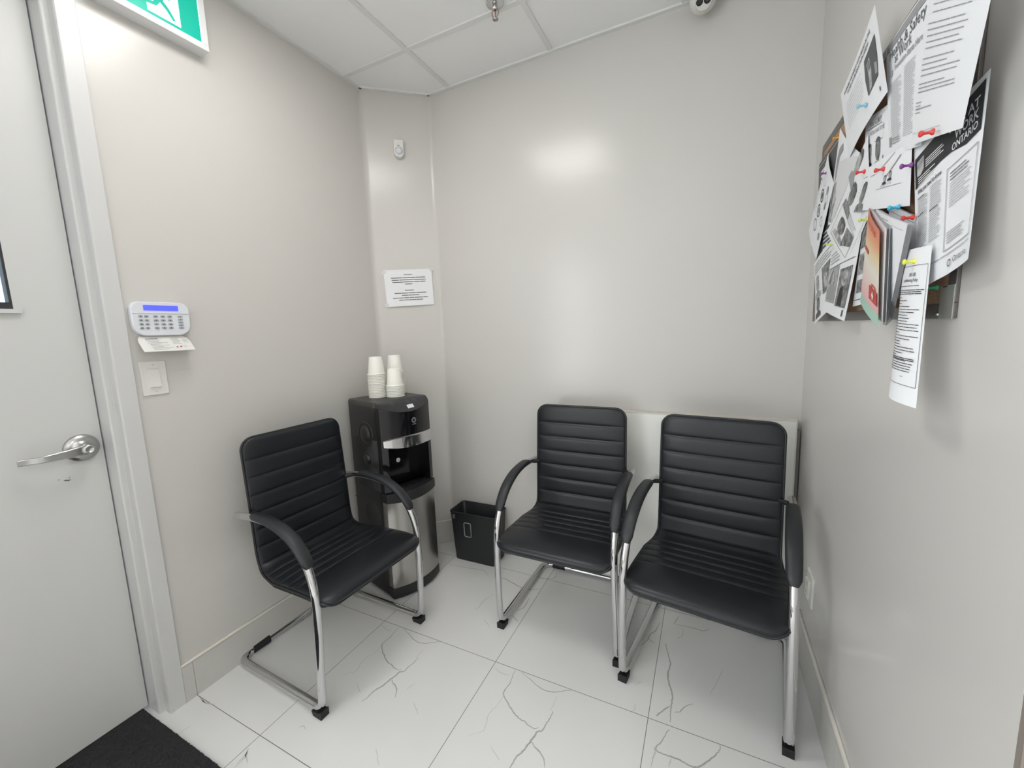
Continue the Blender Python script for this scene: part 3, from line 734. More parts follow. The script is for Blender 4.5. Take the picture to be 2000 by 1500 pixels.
b = MB(); b.add([bf(x, z, .0006) for x, z in ((-.138,.262),(-.112,.262),(-.112,.290),(-.138,.290))], [(0,1,2,3)], CTRL)
for z0, x0, x1 in ((.284,-.135,-.116),(.276,-.132,-.118),(.267,-.130,-.119)): b.add([bf(x, z, .001) for x, z in ((x0,z0),(x1,z0),(x1,z0+.003),(x0,z0+.003))], [(0,1,2,3)], INK3)
b.build('sticker', bn)

# ================================================================== THINGS ON THE LEFT WALL
# alarm keypad with open flap
kp = thing('alarm_keypad', 'white alarm keypad with blue display and open flap beside the door frame', 'keypad', (XL, .770, 1.458))
def K(v): return (XL+v[2], .770+v[0], 1.458+v[1])
def Kl(v): return (v[2], v[0], v[1])
def kshape(w, h, top, bot, n=8):
    P = [(-w/2, h/2, 0), (w/2, h/2, 0), (w/2, -h/2, 0), (-w/2, -h/2, 0)]
    q = P+[P[0]]; mid = ((P[0][0]+P[1][0])/2, h/2, 0)
    r = fillet([mid]+[P[1], P[2], P[3], P[0]]+[mid], [0, top, bot, bot, top, 0], n)[:-1]
    return [(p.x, p.y) for p in r][::-1]
b = MB(); o1 = kshape(.174,.118,.026,.040)
rings = [[Vector(Kl((x*k, y*k, z))) for x, y in o1] for z, k in ((0,.985),(.004,1),(.016,1),(.021,.985),(.0225,.955))]
b.loft(rings, WPL2, True); kb = b.build('body', kp)
b = MB(); 
b.loft([[Vector(Kl((x, y, z))) for x, y in rrect(.166,.002,.0009,2)] for z in (.0225,.0245)], WPL2, True, True)
for p in range(len(b.v)): v = b.v[p]; b.v[p] = (v[0], v[1], v[2]+.020)
b.build('ridge', kb)
b = MB(); b.loft([[Vector(Kl((x, y+.038, z))) for x, y in rrect(.102,.0185,.002,3)] for z in (.0215,.0238)], LCD, False); b.build('display', kb)
cols = [(-.062,.0125),(-.046,.0125),(-.020,.0145),(.001,.0145),(.022,.0145)]
for r in range(4):
    for cx, w in cols:
        b = MB(); b.loft([[Vector(Kl((x+cx, y+.008-.0135*r, z))) for x, y in rrect(w,.0075,.0035,4)] for z in (.0215,.0242)], KEYG, False)
        b.add([Kl((cx+a, .008-.0135*r+c, .0244)) for a, c in ((-.0022,-.0016),(.0022,-.0016),(.0022,.0016),(-.0022,.0016))], [(0,1,2,3)], INK2); b.build('key', kb)
for r in range(5):
    b = MB(); b.loft([[Vector(Kl((x+.054, y+.008-.0102*r, z))) for x, y in rrect(.016,.0066,.003,4)] for z in (.0215,.0242)], KEYG, False)
    b.add([Kl((.054+a, .008-.0102*r+c, .0244)) for a, c in ((-.0016,-.0014),(.0016,-.0014),(.0016,.0014),(-.0016,.0014))], [(0,1,2,3)], INK2); b.build('key', kb)
# flap: hinged at the lower edge, hanging down and outwards
b = MB()
def FL(x, y, z=0):   # y downward from hinge 0..-.068
    t = y; X = .010-t*.62+z*.8; Z = -.061+t*.80+z*.55
    return (X, x+ -t*.05, Z)
out = [(-.070,0),(-.077,-.010),(-.080,-.025),(-.080,-.066),(.073,-.066),(.073,-.030),(.069,-.012),(.058,0)]
vs = [FL(x, y, 0) for x, y in out]+[FL(x, y, -.0025) for x, y in out]; n = len(out)
b.add(vs, [tuple(range(n)), tuple(range(2*n-1, n-1, -1))]+[(i, n+i, n+(i+1)%n, (i+1)%n) for i in range(n)], WPL)
fl = b.build('flap', kp)
b = MB(); rt_ = random.Random(2)
def bar(x0, x1, y, h, mt): b.add([FL(x, yy, .0005) for x, yy in ((x0,y),(x1,y),(x1,y-h),(x0,y-h))], [(0,1,2,3)], mt)
bar(-.058,-.022,-.010,.0025,INK2)
for i, (x0, x1) in enumerate(((-.058,-.020),(-.056,-.022),(-.056,.002),(-.052,-.020),(-.052,.002),(-.052,-.018),(-.050,.010),(-.050,-.006))): bar(x0, x1, -.0165-.0058*i, .0017, INK3)
for i in range(5): bar(.016, .042-.004*(i%2), -.010-.0062*i, .0017, INK3)
for i in range(4): bar(.050, .064+.004*(i%2), -.010-.0062*i, .0017, INK3)
b.add([FL(.022,-.047,.0006), FL(.027,-.052,.0006), FL(.017,-.052,.0006)], [(0,1,2)], INK2)
b.add([FL(.034,-.045,.0006), FL(.038,-.049,.0006), FL(.034,-.053,.0006), FL(.030,-.049,.0006)], [(0,1,2,3)], REDI)
n = 12; b.add([FL(.047+r*math.cos(6.283*i/n), -.048+r*math.sin(6.283*i/n), .0006) for r in (.0045,.0035) for i in range(n)], [(i,(i+1)%n,n+(i+1)%n,n+i) for i in range(n)], INK3)
b.build('printed_text', fl)

sw = thing('light_switch', 'white rocker light switch plate below the alarm keypad', 'light switch', (XL, .728, 1.250))
b = MB(); b.loft([[Vector(Kl((x*k, y*k, z))) for x, y in rrect(.076,.122,.004,3)] for z, k in ((0,1),(.0035,1),(.0058,.96))], WPL, False); pb = b.build('plate', sw, bevel=.0008)
b = MB(); 
for s in (-1, 1): b.lathe([(0,.0072),(.0022,.0070),(.0032,.0058)], WPL, 14, lambda v: Kl((v[0], v[1]+s*.0485, v[2]))); b.box(.0071,.0074,-.0022,.0022,s*.0485-.0004,s*.0485+.0004,INK3)
b.build('screw', pb)
b = MB(); b.box(.0055,.0066,-.0175,.0175,-.0345,.0345,WPL); 
vs = [Kl(v) for v in ((-.0155,.0315,.006),(.0155,.0315,.006),(.0155,-.0315,.006),(-.0155,-.0315,.006),(-.0155,.0315,.0075),(.0155,.0315,.0075),(.0155,-.0315,.0125),(-.0155,-.0315,.0125))]
b.add(vs, [(4,7,6,5),(0,4,5,1),(3,2,6,7),(0,3,7,4),(1,5,6,2)], WPL); b.build('rocker', sw, bevel=.0006)

# exit sign
ex = thing('exit_sign', 'green running man exit sign in white frame, high on the left wall', 'exit sign', (XL, .861, 2.553))
b = MB(); w, h, d = .328, .200, .058
for q in ((-w/2,w/2,-h/2,-h/2+.020),(-w/2,w/2,h/2-.020,h/2),(-w/2,-w/2+.020,-h/2+.020,h/2-.020),(w/2-.020,w/2,-h/2+.020,h/2-.020)): b.box(0, d, *q, SIGNW)
b.box(0, .045, -w/2+.01, w/2-.01, -h/2+.01, h/2-.01, SIGNW); fr = b.build('frame', ex, bevel=.001)
b = MB(); b.box(.045, .0555, -w/2+.020, w/2-.020, -h/2+.020, h/2-.020, SIGNL); b.build('lit_panel', ex)
b = MB(); b.box(.0555,.0560,-w/2+.0225,w/2-.0225,-h/2+.0225,h/2-.0225,SIGNG)
gf = b.build('green_face', ex)
b = MB()
def SG(pts, mt, x): b.add([(x, a, c) for a, c in pts], [tuple(range(len(pts)))], mt)
b2 = MB()
SG([(-.020,-.068),(.077,-.068),(.077,.058),(-.020,.058)], SIGNL, .0563)            # doorway
man = [(.012,.030),(.028,.034),(.046,.014),(.060,.022),(.064,.014),(.046,.000),(.034,.010),(.030,-.012),(.046,-.028),(.062,-.056),(.054,-.060),(.036,-.036),(.020,-.022),(.008,-.040),(-.022,-.046),(-.022,-.036),(.000,-.030),(.010,-.008),(.010,.012),(-.002,.004),(-.010,-.010),(-.016,-.004),(-.006,.014)]
n = len(man); me = None
import mathutils.geometry as _g
tri = _g.tessellate_polygon([[Vector((a, c, 0)) for a, c in man]])
b.add([(.0566, a, c) for a, c in man], [tuple(t) for t in tri], SIGNG)
SG([(.030+.0095*math.cos(6.283*i/20), .046+.0095*math.sin(6.283*i/20)) for i in range(20)], SIGNG, .0566)
b.build('pictogram', gf)

# ================================================================== CEILING AND CORNER DEVICES
sp = thing('sprinkler', 'chrome pendant fire sprinkler on the ceiling grid', 'sprinkler', (-.838, 1.683, ZC))
b = MB(); b.lathe([(0,-.002),(.012,-.006),(.020,-.006),(.024,-.003),(.036,-.004),(.038,-.001),(.038,0)][::-1], CHROME, 36); b.build('escutcheon', sp)
b = MB(); b.lathe([(.010,-.003),(.010,-.016),(.013,-.018),(.013,-.024),(.006,-.028)], CHROME, 24)
for s in (-1, 1): sweep(b, catmull([(s*.009,0,-.024),(s*.015,0,-.034),(s*.013,0,-.046),(s*.003,0,-.056)], 5), ell(.0022,.0032,8), BRASS, side=(0,1,0))
b.lathe([(.0018,-.026),(.0022,-.038),(.0016,-.052)], REDI, 10); b.build('frame', sp)
b = MB(); b.lathe([(0,-.054),(.004,-.056),(.0045,-.060),(.012,-.061),(.0125,-.0622),(.004,-.0635),(.003,-.0665),(0,-.067)], BRASS, 24); b.build('deflector', sp)

cm = thing('security_camera', 'white dome security camera on the ceiling above the back wall', 'security camera', (-.052, 2.000, ZC))
b = MB(); b.lathe([(0,0),(.056,0),(.056,-.006),(.050,-.018),(.046,-.024),(.030,-.026)], DOMEM, 40)
b.box(-.135,-.052,-.020,.020,-.004,.001,DOMEM); b.build('base', cm)
b = MB(); n = 20
sph = [(.052*math.sin(math.pi*i/n), .052*math.cos(math.pi*i/n)) for i in range(n+1)]
f_ = Vector((.04,-.68,-.73)).normalized(); q_ = f_.to_track_quat('Z', 'Y')
ctr = Vector((0,0,-.054))
b.lathe([(r, z) for r, z in sph if z < .043]+[], DOMEM, 40, lambda v: tuple(q_ @ Vector(v)+ctr))
b.lathe([(.0297,.043),(0,.0432)], DOMEM, 40, lambda v: tuple(q_ @ Vector(v)+ctr)); eye = b.build('eyeball', cm)
for dx, mt in ((-.0145, LENSB), (.0145, LENSG)):
    b = MB(); b.lathe([(0,.0455),(.0085,.0460),(.0125,.0455),(.0130,.0432)], LENSB, 24, lambda v: tuple(q_ @ Vector((v[0]+dx, v[1]+.002, v[2]))+ctr))
    if mt is LENSG: b.lathe([(0,.0478),(.0055,.0474),(.0058,.046)], LENSG, 20, lambda v: tuple(q_ @ Vector((v[0]+dx, v[1]+.002, v[2]))+ctr))
    b.build('lens', eye)

# frame of the chamfered wall: u along it, n into the room
cu = (Vector(CB)-Vector(CA)).normalized(); cn = Vector((cu.y, -cu.x))
def CF(u, z, o=0): p = Vector(CA)+cu*u+cn*o; return (p.x, p.y, z)
pir = thing('motion_sensor', 'small white motion sensor high on the chamfered corner wall', 'motion sensor', CF(.190, 2.425))
def PC(v): d_ = cu*v[0]+cn*v[2]; return (d_.x, d_.y, v[1])
b = MB(); pts = [(-.027,.048),(.027,.048),(.028,-.030),(.018,-.044),(0,-.049),(-.018,-.044),(-.028,-.030)]
b.loft([[Vector(PC((x*k, y*k, z))) for x, y in pts] for z, k in ((0,1),(.022,1),(.030,.93))], WPL, False); pbod = b.build('body', pir, bevel=.002)
b = MB(); b.lathe([(.0225,.026),(.0215,.034),(.017,.042),(.009,.047),(0,.048)], WPL2, 30, lambda v: PC((v[0], v[1]*.95-.014, v[2]))); b.build('lens', pir)
b = MB(); b.box(-.006,.006,.013,.016,.0295,.0305,INK2, PC); b.build('indicator_window', pbod)

# ================================================================== PAPERS
def paper(name, label, cat, q, mt, prints, bulge=0, curl=None, group=None, nu=16, nv=16, parent=None, uvmap=False, off=.0009):
    TL, TR, BR, BL = [Vector(p) for p in q]; Wd = ((TR-TL).length+(BR-BL).length)/2; Hd = ((TL-BL).length+(TR-BR).length)/2
    nrm = (TR-TL).cross(TL-BL).normalized()
    def S(u, v, o=0):
        p = (TL*(1-u)+TR*u)*v+(BL*(1-u)+BR*u)*(1-v)
        k = bulge*4*u*(1-u)
        if curl: k += curl(u, v)
        return p+nrm*(k+o)
    org = (TL+TR)/2
    b = MB(); b.grid(lambda u, v: S(u, v)-org, nu, nv, mt)
    o = b.build(name, parent); o.location = org
    if uvmap:
        uv = o.data.uv_layers.new(name='uv')
        for lp in o.data.loops:
            i = lp.vertex_index; uv.data[lp.index].uv = ((i % (nu+1))/nu, (i//(nu+1))/nv)
    if not parent: tag(o, label, cat, group)
    if prints:
        b = MB(); z = [0]; last = 'printed_matter' if not any(p[0] == 'new' for p in prints) else 'lower_text'
        def fn(u, v): return tuple(S(u, v, off+z[0])-org)
        def quad(u0, v0, u1, v1, mt, n=6, m=1):
            vs = [fn(u0+(u1-u0)*i/n, v0+(v1-v0)*j/m) for j in range(m+1) for i in range(n+1)]
            b.add(vs, [(j*(n+1)+i, j*(n+1)+i+1, (j+1)*(n+1)+i+1, (j+1)*(n+1)+i) for j in range(m) for i in range(n)], mt)
        rr_ = random.Random(hash(name) % 1000 if False else len(name)*7+len(prints))
        for p in prints:
            k = p[0]; z[0] += .00004
            if k == 'last': last = p[1]; continue
            if k == 'new': b.build(p[1], o); b = MB(); continue
            if k == 'bar': quad(*p[1:6])
            elif k == 'box': quad(p[1], p[2], p[3], p[4], p[5], 8, 8)
            elif k == 'lines':      # u0, v0 (top), u1, v1 (bottom), n, mat, thickness(v), raggedness
                _, u0, v0, u1, v1, n, mt_, th, rag = p
                for i in range(n):
                    v = v0+(v1-v0)*(i/max(1, n-1)); e = u1-(u1-u0)*rag*rr_.random()*(1 if rr_.random() < .6 else .1)
                    a = u0
                    while a < e-.005:
                        w_ = min(e-a, (u1-u0)*rr_.uniform(.10,.42)); quad(a, v-th, a+w_, v, mt_, 4); a += w_+(u1-u0)*.012
            elif k == 'frame':
                _, u0, v0, u1, v1, t_, mt_ = p; tv = t_*Wd/Hd
                quad(u0, v0-tv, u1, v0, mt_, 8); quad(u0, v1, u1, v1+tv, mt_, 8); quad(u0, v1, u0+t_, v0, mt_, 1, 10); quad(u1-t_, v1, u1, v0, mt_, 1, 10)
            elif k == 'text':       # string, u, v(baseline), size in m, mat, bold, width in u, align
                _, s, u, v, sz, mt_, bold, wu, al = p
                put_text(b, s, lambda x, y: fn(x/Wd, y/Hd), u*Wd, v*Hd, sz, mt_, bold, None if wu is None else wu*Wd, al)
            elif k == 'oval':
                _, u, v, ru, rv, mt_ = p; n = 24
                b.add([fn(u+ru*math.cos(6.2832*i/n), v+rv*math.sin(6.2832*i/n)) for i in range(n)], [tuple(range(n))], mt_)
            elif k == 'ring':
                _, u, v, ru, rv, t_, mt_ = p; n = 20
                b.add([fn(u+ru*f*math.cos(6.2832*i/n), v+rv*f*math.sin(6.2832*i/n)) for f in (1, t_) for i in range(n)], [(i,(i+1)%n,n+(i+1)%n,n+i) for i in range(n)], mt_)
            elif k == 'poly':
                tr_ = _g.tessellate_polygon([[Vector((a, c, 0)) for a, c in p[1]]])
                st = [tuple(p[1][i] for i in t) for t in tr_]; done = []
                while st:
                    t = st.pop(); es = [math.dist(t[i], t[(i+1)%3]) for i in range(3)]; k_ = es.index(max(es))
                    if es[k_] < .09: done.append(t); continue
                    A_, B_, C_ = t[k_], t[(k_+1)%3], t[(k_+2)%3]; M_ = ((A_[0]+B_[0])/2, (A_[1]+B_[1])/2)
                    st += [(A_, M_, C_), (M_, B_, C_)]
                b.add([fn(*v) for t in done for v in t], [(3*i, 3*i+1, 3*i+2) for i in range(len(done))], p[2])
        b.build(last, o)
    return o, S
def person_print(u, v, su, sv, skin=PHOTOL, hair=INK2, suit=INK):
    return [('oval', u, v, su, sv, skin), ('poly', [(u-su, v+sv*.3), (u-su*.8, v+sv*1.05), (u, v+sv*1.25), (u+su*.8, v+sv*1.05), (u+su, v+sv*.3), (u+su*.5, v+sv*.75), (u-su*.5, v+sv*.75)], hair),
            ('poly', [(u-su*1.6, v-sv*1.9), (u-su*1.4, v-sv*1.2), (u-su*.4, v-sv*.95), (u+su*.4, v-sv*.95), (u+su*1.4, v-sv*1.2), (u+su*1.6, v-sv*1.9)], suit)]

# two-language instruction sheet taped to the chamfered wall
q = [CF(.054,1.752,.004), CF(.334,1.762,.006), CF(.338,1.549,.006), CF(.062,1.537,.006)]
pr = [('text','Instructions:', .5,.845,.0095,INK,True,None,'c'), ('lines',.14,.80,.86,.645,4,INK2,.016,0), ('bar',.13,.655,.41,.70,PAPER,2),
      ('text','Instrucciones:', .5,.45,.0095,INK,True,None,'c')]
pr = [('text','Instructions:', .5,.845,.0095,INK,True,None,'c')]
for v, a, c in ((.785,.14,.85),(.725,.15,.86),(.668,.16,.85),(.61,.42,.57)): pr.append(('lines',a,v,c,v,1,INK2,.018,0))
pr.append(('new','upper_text')); pr.append(('text','Instrucciones:', .5,.42,.0095,INK,True,None,'c'))
for v, a, c in ((.365,.18,.86),(.305,.33,.70),(.235,.14,.88),(.175,.26,.77)): pr.append(('lines',a,v,c,v,1,INK2,.018,0))
o, S_ = paper('instruction_sheet', 'white two-language instruction sheet taped to the wall above the water cooler', 'paper notice', q, PAPER, pr, curl=lambda u, v: .006*math.sin(math.pi*u)*(1-v)**3)
for (u, v) in ((.0,.93),(.0,.05),(1.,.97)):
    b = MB(); p = S_(u, v, .0008); m_ = GLASSM
    dx = Vector((cu.x, cu.y, 0)); dz = Vector((0,0,1)); p = p-o.location
    b.add([p+dx*(-.012)+dz*(-.008), p+dx*.012+dz*(-.006), p+dx*.012+dz*.010, p+dx*(-.012)+dz*.008], [(0,1,2,3)], TAPE := globals().get('TAPE') or mat('clear_tape', (.70,.69,.66), .25)); b.build('clear_tape', o)

# outlet on the right wall, low
ol = thing('wall_outlet', 'white wall outlet plate low on the right wall behind the chair', 'outlet', (XR, 1.745, .365))
def OR(v): return (-v[2], v[0], v[1])
b = MB(); b.loft([[Vector(OR((x*k, y*k, z))) for x, y in rrect(.092,.124,.004,3)] for z, k in ((0,1),(.0035,1),(.006,.96))], WPL, False); pl_ = b.build('plate', ol)
b = MB(); b.box(-.021,.021,-.034,.034,.006,.014,WPL,OR); b.build('socket_insert', ol, bevel=.001)
b = MB()
for s in (-1,1):
    for x in (-.006,.006): b.box(x-.001,x+.001,s*.017-.004,s*.017+.004,.0138,.0143,INK,OR)
b.build('slot', ol)

# ================================================================== NOTICE BOARD
BY0, BY1, BZ0, BZ1 = .932, 1.955, 1.364, 2.006
bd = thing('notice_board', 'dark framed cork notice board on the right wall, crowded with papers', 'notice board', (XR, (BY0+BY1)/2, (BZ0+BZ1)/2))
def BL_(y, z, x): return (x-XR, y-(BY0+BY1)/2, z-(BZ0+BZ1)/2)
b = MB(); lo = BL_(BY0+.012, BZ0+.012, .3665); hi = BL_(BY1-.012, BZ1-.012, XR); b.box(lo[0], 0, lo[1], hi[1], lo[2], hi[2], CORK); b.build('cork_sheet', bd)
for q in ((BY0,BY1,BZ0,BZ0+.026),(BY0,BY1,BZ1-.026,BZ1),(BY0,BY0+.026,BZ0+.026,BZ1-.026),(BY1-.026,BY1,BZ0+.026,BZ1-.026)):
    b = MB(); a = BL_(q[0], q[2], .3650); c = BL_(q[1], q[3], XR); b.box(a[0], 0, a[1], c[1], a[2], c[2], ALU); b.build('frame_rail', bd, bevel=.0012)
b = MB(); a = BL_(.9315, 1.3635, .3635); c = BL_(.976, 1.420, .3650); b.box(a[0], c[0], a[1], c[1], a[2], c[2], ALUL)
b.box(a[0]-.0004, a[0], a[1]+.024, c[1]-.008, c[2]-.003, c[2]-.001, INK); b.build('corner_plate', bd, bevel=.001)
b = MB(); b.lathe([(0,.004),(.0028,.003),(.003,0)], PINSTEEL, 12, lambda v: (a[0]-v[2], a[1]+.045+v[0], a[2]+.008+v[1])); b.build('screw', bd)

PQ = PAPERQ
G_ = 'notices pinned to the cork board'
# back layer
paper('dark_poster', 'black poster with white lettering behind the notices at the far end of the board', 'poster', PQ['dark'], INK2,
      [('lines',.14,.90,.55,.74,5,PAPER,.022,.5), ('new','upper_text'), ('lines',.35,.30,.78,.12,6,PAPERG,.014,.4), ('bar',.02,.96,.98,.965,PAPERG,4)])
paper('photo_notice', 'loose sheet with grey figure drawing, partly behind the angled safety notice', 'paper notice', PQ['soldier'], PAPER,
      [('poly',[(.0,.60),(.95,.95),(.98,.1),(.02,.02)],PAPERG),('poly',[(.12,.72),(.2,.84),(.36,.93),(.40,.86),(.26,.76),(.25,.55),(.2,.45),(.12,.55)],INK3),
       ('poly',[(.05,.42),(.3,.50),(.42,.3),(.3,.02),(.06,.04)],PHOTOL),('poly',[(.1,.40),(.2,.45),(.17,.15),(.08,.10)],INK2)], bulge=.006)
paper('face_notice', 'sheet with round portrait photos at the lower far corner of the board', 'paper notice', PQ['faces'], PAPER,
      [('lines',.05,.93,.95,.80,4,INK3,.014,.4)]+person_print(.19,.58,.085,.12,PHOTOL,INK3,PHOTOL)+person_print(.20,.24,.085,.10,PHOTO,INK2,INK2)+
      [('box',.45,.32,.92,.74,PHOTO), ('oval',.6,.5,.08,.12,PHOTOL), ('lines',.05,.42,.4,.38,2,INK3,.01,.2)], bulge=.004, curl=lambda u, v: .010*(1-v)**2*(1-u))
paper('hygiene_notice', 'sheet with two large grey photos hanging from the lower far edge of the board', 'paper notice', PQ['hands'], PAPER,
      [('lines',.08,.76,.46,.64,4,INK4,.016,.3), ('box',.04,.13,.50,.56,PHOTOL), ('oval',.26,.42,.13,.10,PHOTO), ('poly',[(.06,.16),(.12,.32),(.22,.36),(.42,.34),(.48,.16)],INK3),
       ('box',.56,.11,.93,.50,PHOTO), ('poly',[(.62,.12),(.66,.30),(.76,.32),(.80,.12)],INK), ('oval',.75,.40,.10,.08,PHOTOL), ('bar',.04,.565,.95,.572,INK2,6), ('bar',.86,.03,.9,.09,INK2,2)], bulge=.004, curl=lambda u, v: .012*(1-v)**2)
paper('handwashing_chart', 'narrow sheet with two rows of small circular pictograms at the far end of the board', 'paper notice', PQ['circles'], PAPER,
      [('ring',.47,.654,.12,.075,.8,INK),('oval',.47,.654,.05,.04,INK2),('ring',.474,.465,.12,.075,.8,INK),('oval',.47,.465,.05,.035,INK3),('ring',.459,.27,.12,.075,.85,INK2),('ring',.44,.841,.11,.07,.9,INK4),
       ('oval',.757,.822,.05,.05,INK3),('oval',.80,.65,.04,.05,INK3),('ring',.804,.454,.08,.06,.85,INK3),('oval',.844,.262,.05,.05,INK3),('ring',.80,.74,.09,.05,.85,INK4),
       ('lines',.1,.56,.22,.40,4,INK4,.008,.3),('lines',.1,.75,.22,.68,3,INK4,.008,.3)], bulge=.004)
paper('mask_rules_notice', 'sheet with oval head photos and dotted border beside the circle pictogram sheet', 'paper notice', PQ['ovals'], PAPER,
      [('lines',.03,.80,.05,.12,40,INK3,.008,0),('lines',.95,.8,.965,.1,40,INK3,.008,0)]+person_print(.34,.61,.11,.10,PHOTO,INK2,PHOTO)+person_print(.10,.80,.09,.10,PHOTOL,INK2,INK3)+
      [('frame',.15,.42,.88,.06,.008,INK3)]+person_print(.42,.26,.13,.085,PHOTO,INK2,PHOTOL)+[('poly',[(.60,.36),(.86,.40),(.88,.25),(.62,.10)],PHOTO),('lines',.5,.9,.9,.72,6,INK4,.006,.4),('lines',.18,.5,.85,.45,3,INK4,.007,.2)], bulge=.003)
paper('sheet_stub', 'small white sheet edge showing between the booklet pages and the fair work poster', 'paper notice', PQ['stub'], PAPER,
      [('lines',.1,.92,.9,.86,2,INK4,.01,.1),('oval',.12,.12,.05,.045,INK),('bar',.02,.99,.98,1.0,INK3,4)])
paper('photo_strip_notice', 'sheet with small photos showing just behind the orange booklet', 'paper notice', PQ['middle'], PAPER,
      [('box',.08,.62,.9,.88,PHOTO),('box',.10,.34,.7,.56,PHOTOL),('oval',.35,.46,.2,.08,PHOTO),('box',.14,.14,.6,.28,PHOTO),('bar',.05,.06,.95,.068,INK2,4)])
paper('facial_hair_notice', 'hygiene notice with two oval portraits beside the health and safety poster', 'paper notice', PQ['gmp'], PAPER,
      [('text','First G.M.P',.20,.80,.019,INK3,True,.44,'l'),('bar',.12,.765,.66,.775,INK2,5),('text','5. FACIAL HAIR TO BE',.15,.645,.014,INK3,True,.60,'l'),('bar',.42,.485,.70,.495,INK2,4)]+
      person_print(.225,.31,.07,.16,PHOTOL,INK2,INK)+person_print(.545,.32,.085,.19,PHOTO,INK2,PHOTOL)+[('bar',.73,.13,.75,.19,INK2,1),('bar',.72,.5,.73,.75,PAPERG,1)])
paper('uniform_notice', 'sheet with two small suited figures above the pinned booklet', 'paper notice', PQ['figures'], PAPER,
      [('bar',.02,.775,.14,.785,INK2,3),('bar',.24,.73,.36,.74,INK2,3),('bar',.455,.39,.88,.40,INK3,6),('poly',[(.58,.58),(.83,.885),(.845,.87),(.60,.575)],INK3),('poly',[(.38,.75),(.72,.98),(.725,.97),(.385,.735)],INK3)]+
      person_print(.15,.40,.06,.22,PHOTO,INK2,PHOTO)+person_print(.595,.56,.022,.055,PHOTOL,INK2,INK)+person_print(.685,.60,.022,.055,PHOTOL,INK2,INK)+
      [('text','BEFORE',.545,.415,.007,INK3,False,None,'l'),('text','AFTER',.655,.435,.007,INK3,False,None,'l'),('bar',.05,.10,.24,.11,INK3,4)], bulge=.003)
# middle layer
paper('visitor_notice', 'tilted notice with dark photo, its top corner curling off the far top of the board', 'paper notice', PQ['visitors'], PAPER,
      [('text','WORKERS ARE READY WITH MASKS IN THE',.10,.875,.0125,INK2,True,.75,'l'),('text','WORK OF PRODUCTION AREAS',.19,.800,.0125,INK2,True,.60,'l'),
       ('lines',.13,.70,.60,.34,8,INK4,.006,.25),('new','printed_text'),('last','page_mark'),('poly',[(.669,.73),(.93,.756),(.925,.50),(.90,.30),(.694,.263),(.66,.5)],INK2),('poly',[(.72,.62),(.78,.66),(.80,.5),(.78,.3),(.73,.28),(.74,.45)],PHOTOL),
       ('poly',[(.86,.50),(.91,.46),(.90,.34),(.86,.36)],INK3),('oval',.765,.58,.035,.05,PHOTO),('new','printed_photo'),('bar',.90,.11,.915,.16,INK2,1)], curl=lambda u, v: .012*u*u*v+.006*math.sin(3*u)*(1-v))
paper('health_poster', 'tall health and safety at work poster with grey band across its top', 'poster', PQ['health'], PAPER,
      [('bar',.04,.925,1.0,.985,INK3,12),('text','Health & Safety',.125,.840,.029,INK2,False,.81,'l'),('text','at Work',.262,.765,.029,INK2,False,.41,'l'),('text','Prevention Starts Here',.265,.704,.016,INK3,True,.63,'l'),
       ('poly',[(.12,.71),(.16,.75),(.21,.73),(.20,.69),(.15,.68)],INK4),('lines',.13,.62,.45,.10,34,INK3,.004,.25),('lines',.52,.645,.78,.12,38,INK3,.0036,.25),('box',.06,.075,.13,.16,INK3),('lines',.17,.14,.42,.10,3,INK3,.008,.2)], bulge=.002)
paper('fair_work_poster', 'fair at work poster with black header, at the near end of the board', 'poster', PQ['fair'], PAPER,
      [('poly',[(.03,.905),(.97,.965),(.97,.700),(.80,.692),(.60,.728),(.45,.73),(.2,.71),(.03,.695)],INK),
       ('text','FAIR AT',.93,.852,.020,PAPER,True,.36,'r'),('text','WORK',.93,.785,.022,PAPER,True,.29,'r'),('text','ONTARIO',.93,.728,.017,PAPER,True,.32,'r'),
       ('poly',[(.07,.87),(.19,.88),(.19,.79),(.13,.765),(.07,.77)],PHOTOL),('lines',.22,.835,.50,.79,4,PAPER,.006,.2),('lines',.09,.752,.38,.705,4,PAPER,.006,.3),
       ('text','What you need to know',.08,.645,.012,INK,True,.40,'l'),('lines',.08,.615,.27,.27,28,INK3,.0036,.3),('lines',.31,.625,.49,.27,28,INK3,.0036,.3),
       ('lines',.08,.615,.2,.615,1,INK,.006,0),('lines',.08,.50,.2,.50,1,INK,.006,0),('lines',.31,.47,.45,.47,1,INK,.006,0),
       ('frame',.56,.640,.965,.145,.007,INK3),('lines',.61,.60,.86,.56,3,INK2,.006,.3),('lines',.61,.535,.90,.40,9,INK3,.004,.3),('lines',.60,.25,.88,.19,5,INK3,.005,.3),
       ('lines',.06,.12,.97,.12,1,INK3,.005,0),('text','Ontario',.72,.050,.014,INK2,False,.22,'l'),('ring',.66,.060,.028,.022,.7,INK2)],
      curl=lambda u, v: .010*max(0, u-.6)*(1-v)*2+.004*math.sin(5*u)*(1-v), nu=24, nv=24)
paper('health_poster_page', 'large white text page overlapping the health and safety poster, curling toward the camera', 'poster', PQ['health_page'], PAPER,
      [('lines',.17,.93,.82,.80,4,INK3,.006,.2),('lines',.10,.74,.80,.60,5,INK3,.0065,.25),('lines',.06,.54,.80,.44,4,INK3,.0065,.35),('lines',.04,.39,.78,.34,3,INK3,.0065,.3),
       ('lines',.02,.275,.16,.21,4,INK3,.006,.3),('lines',.02,.235,.42,.235,1,INK3,.006,0),('lines',.03,.075,.66,.075,1,INK4,.004,0)], bulge=.004, nu=20, nv=20)
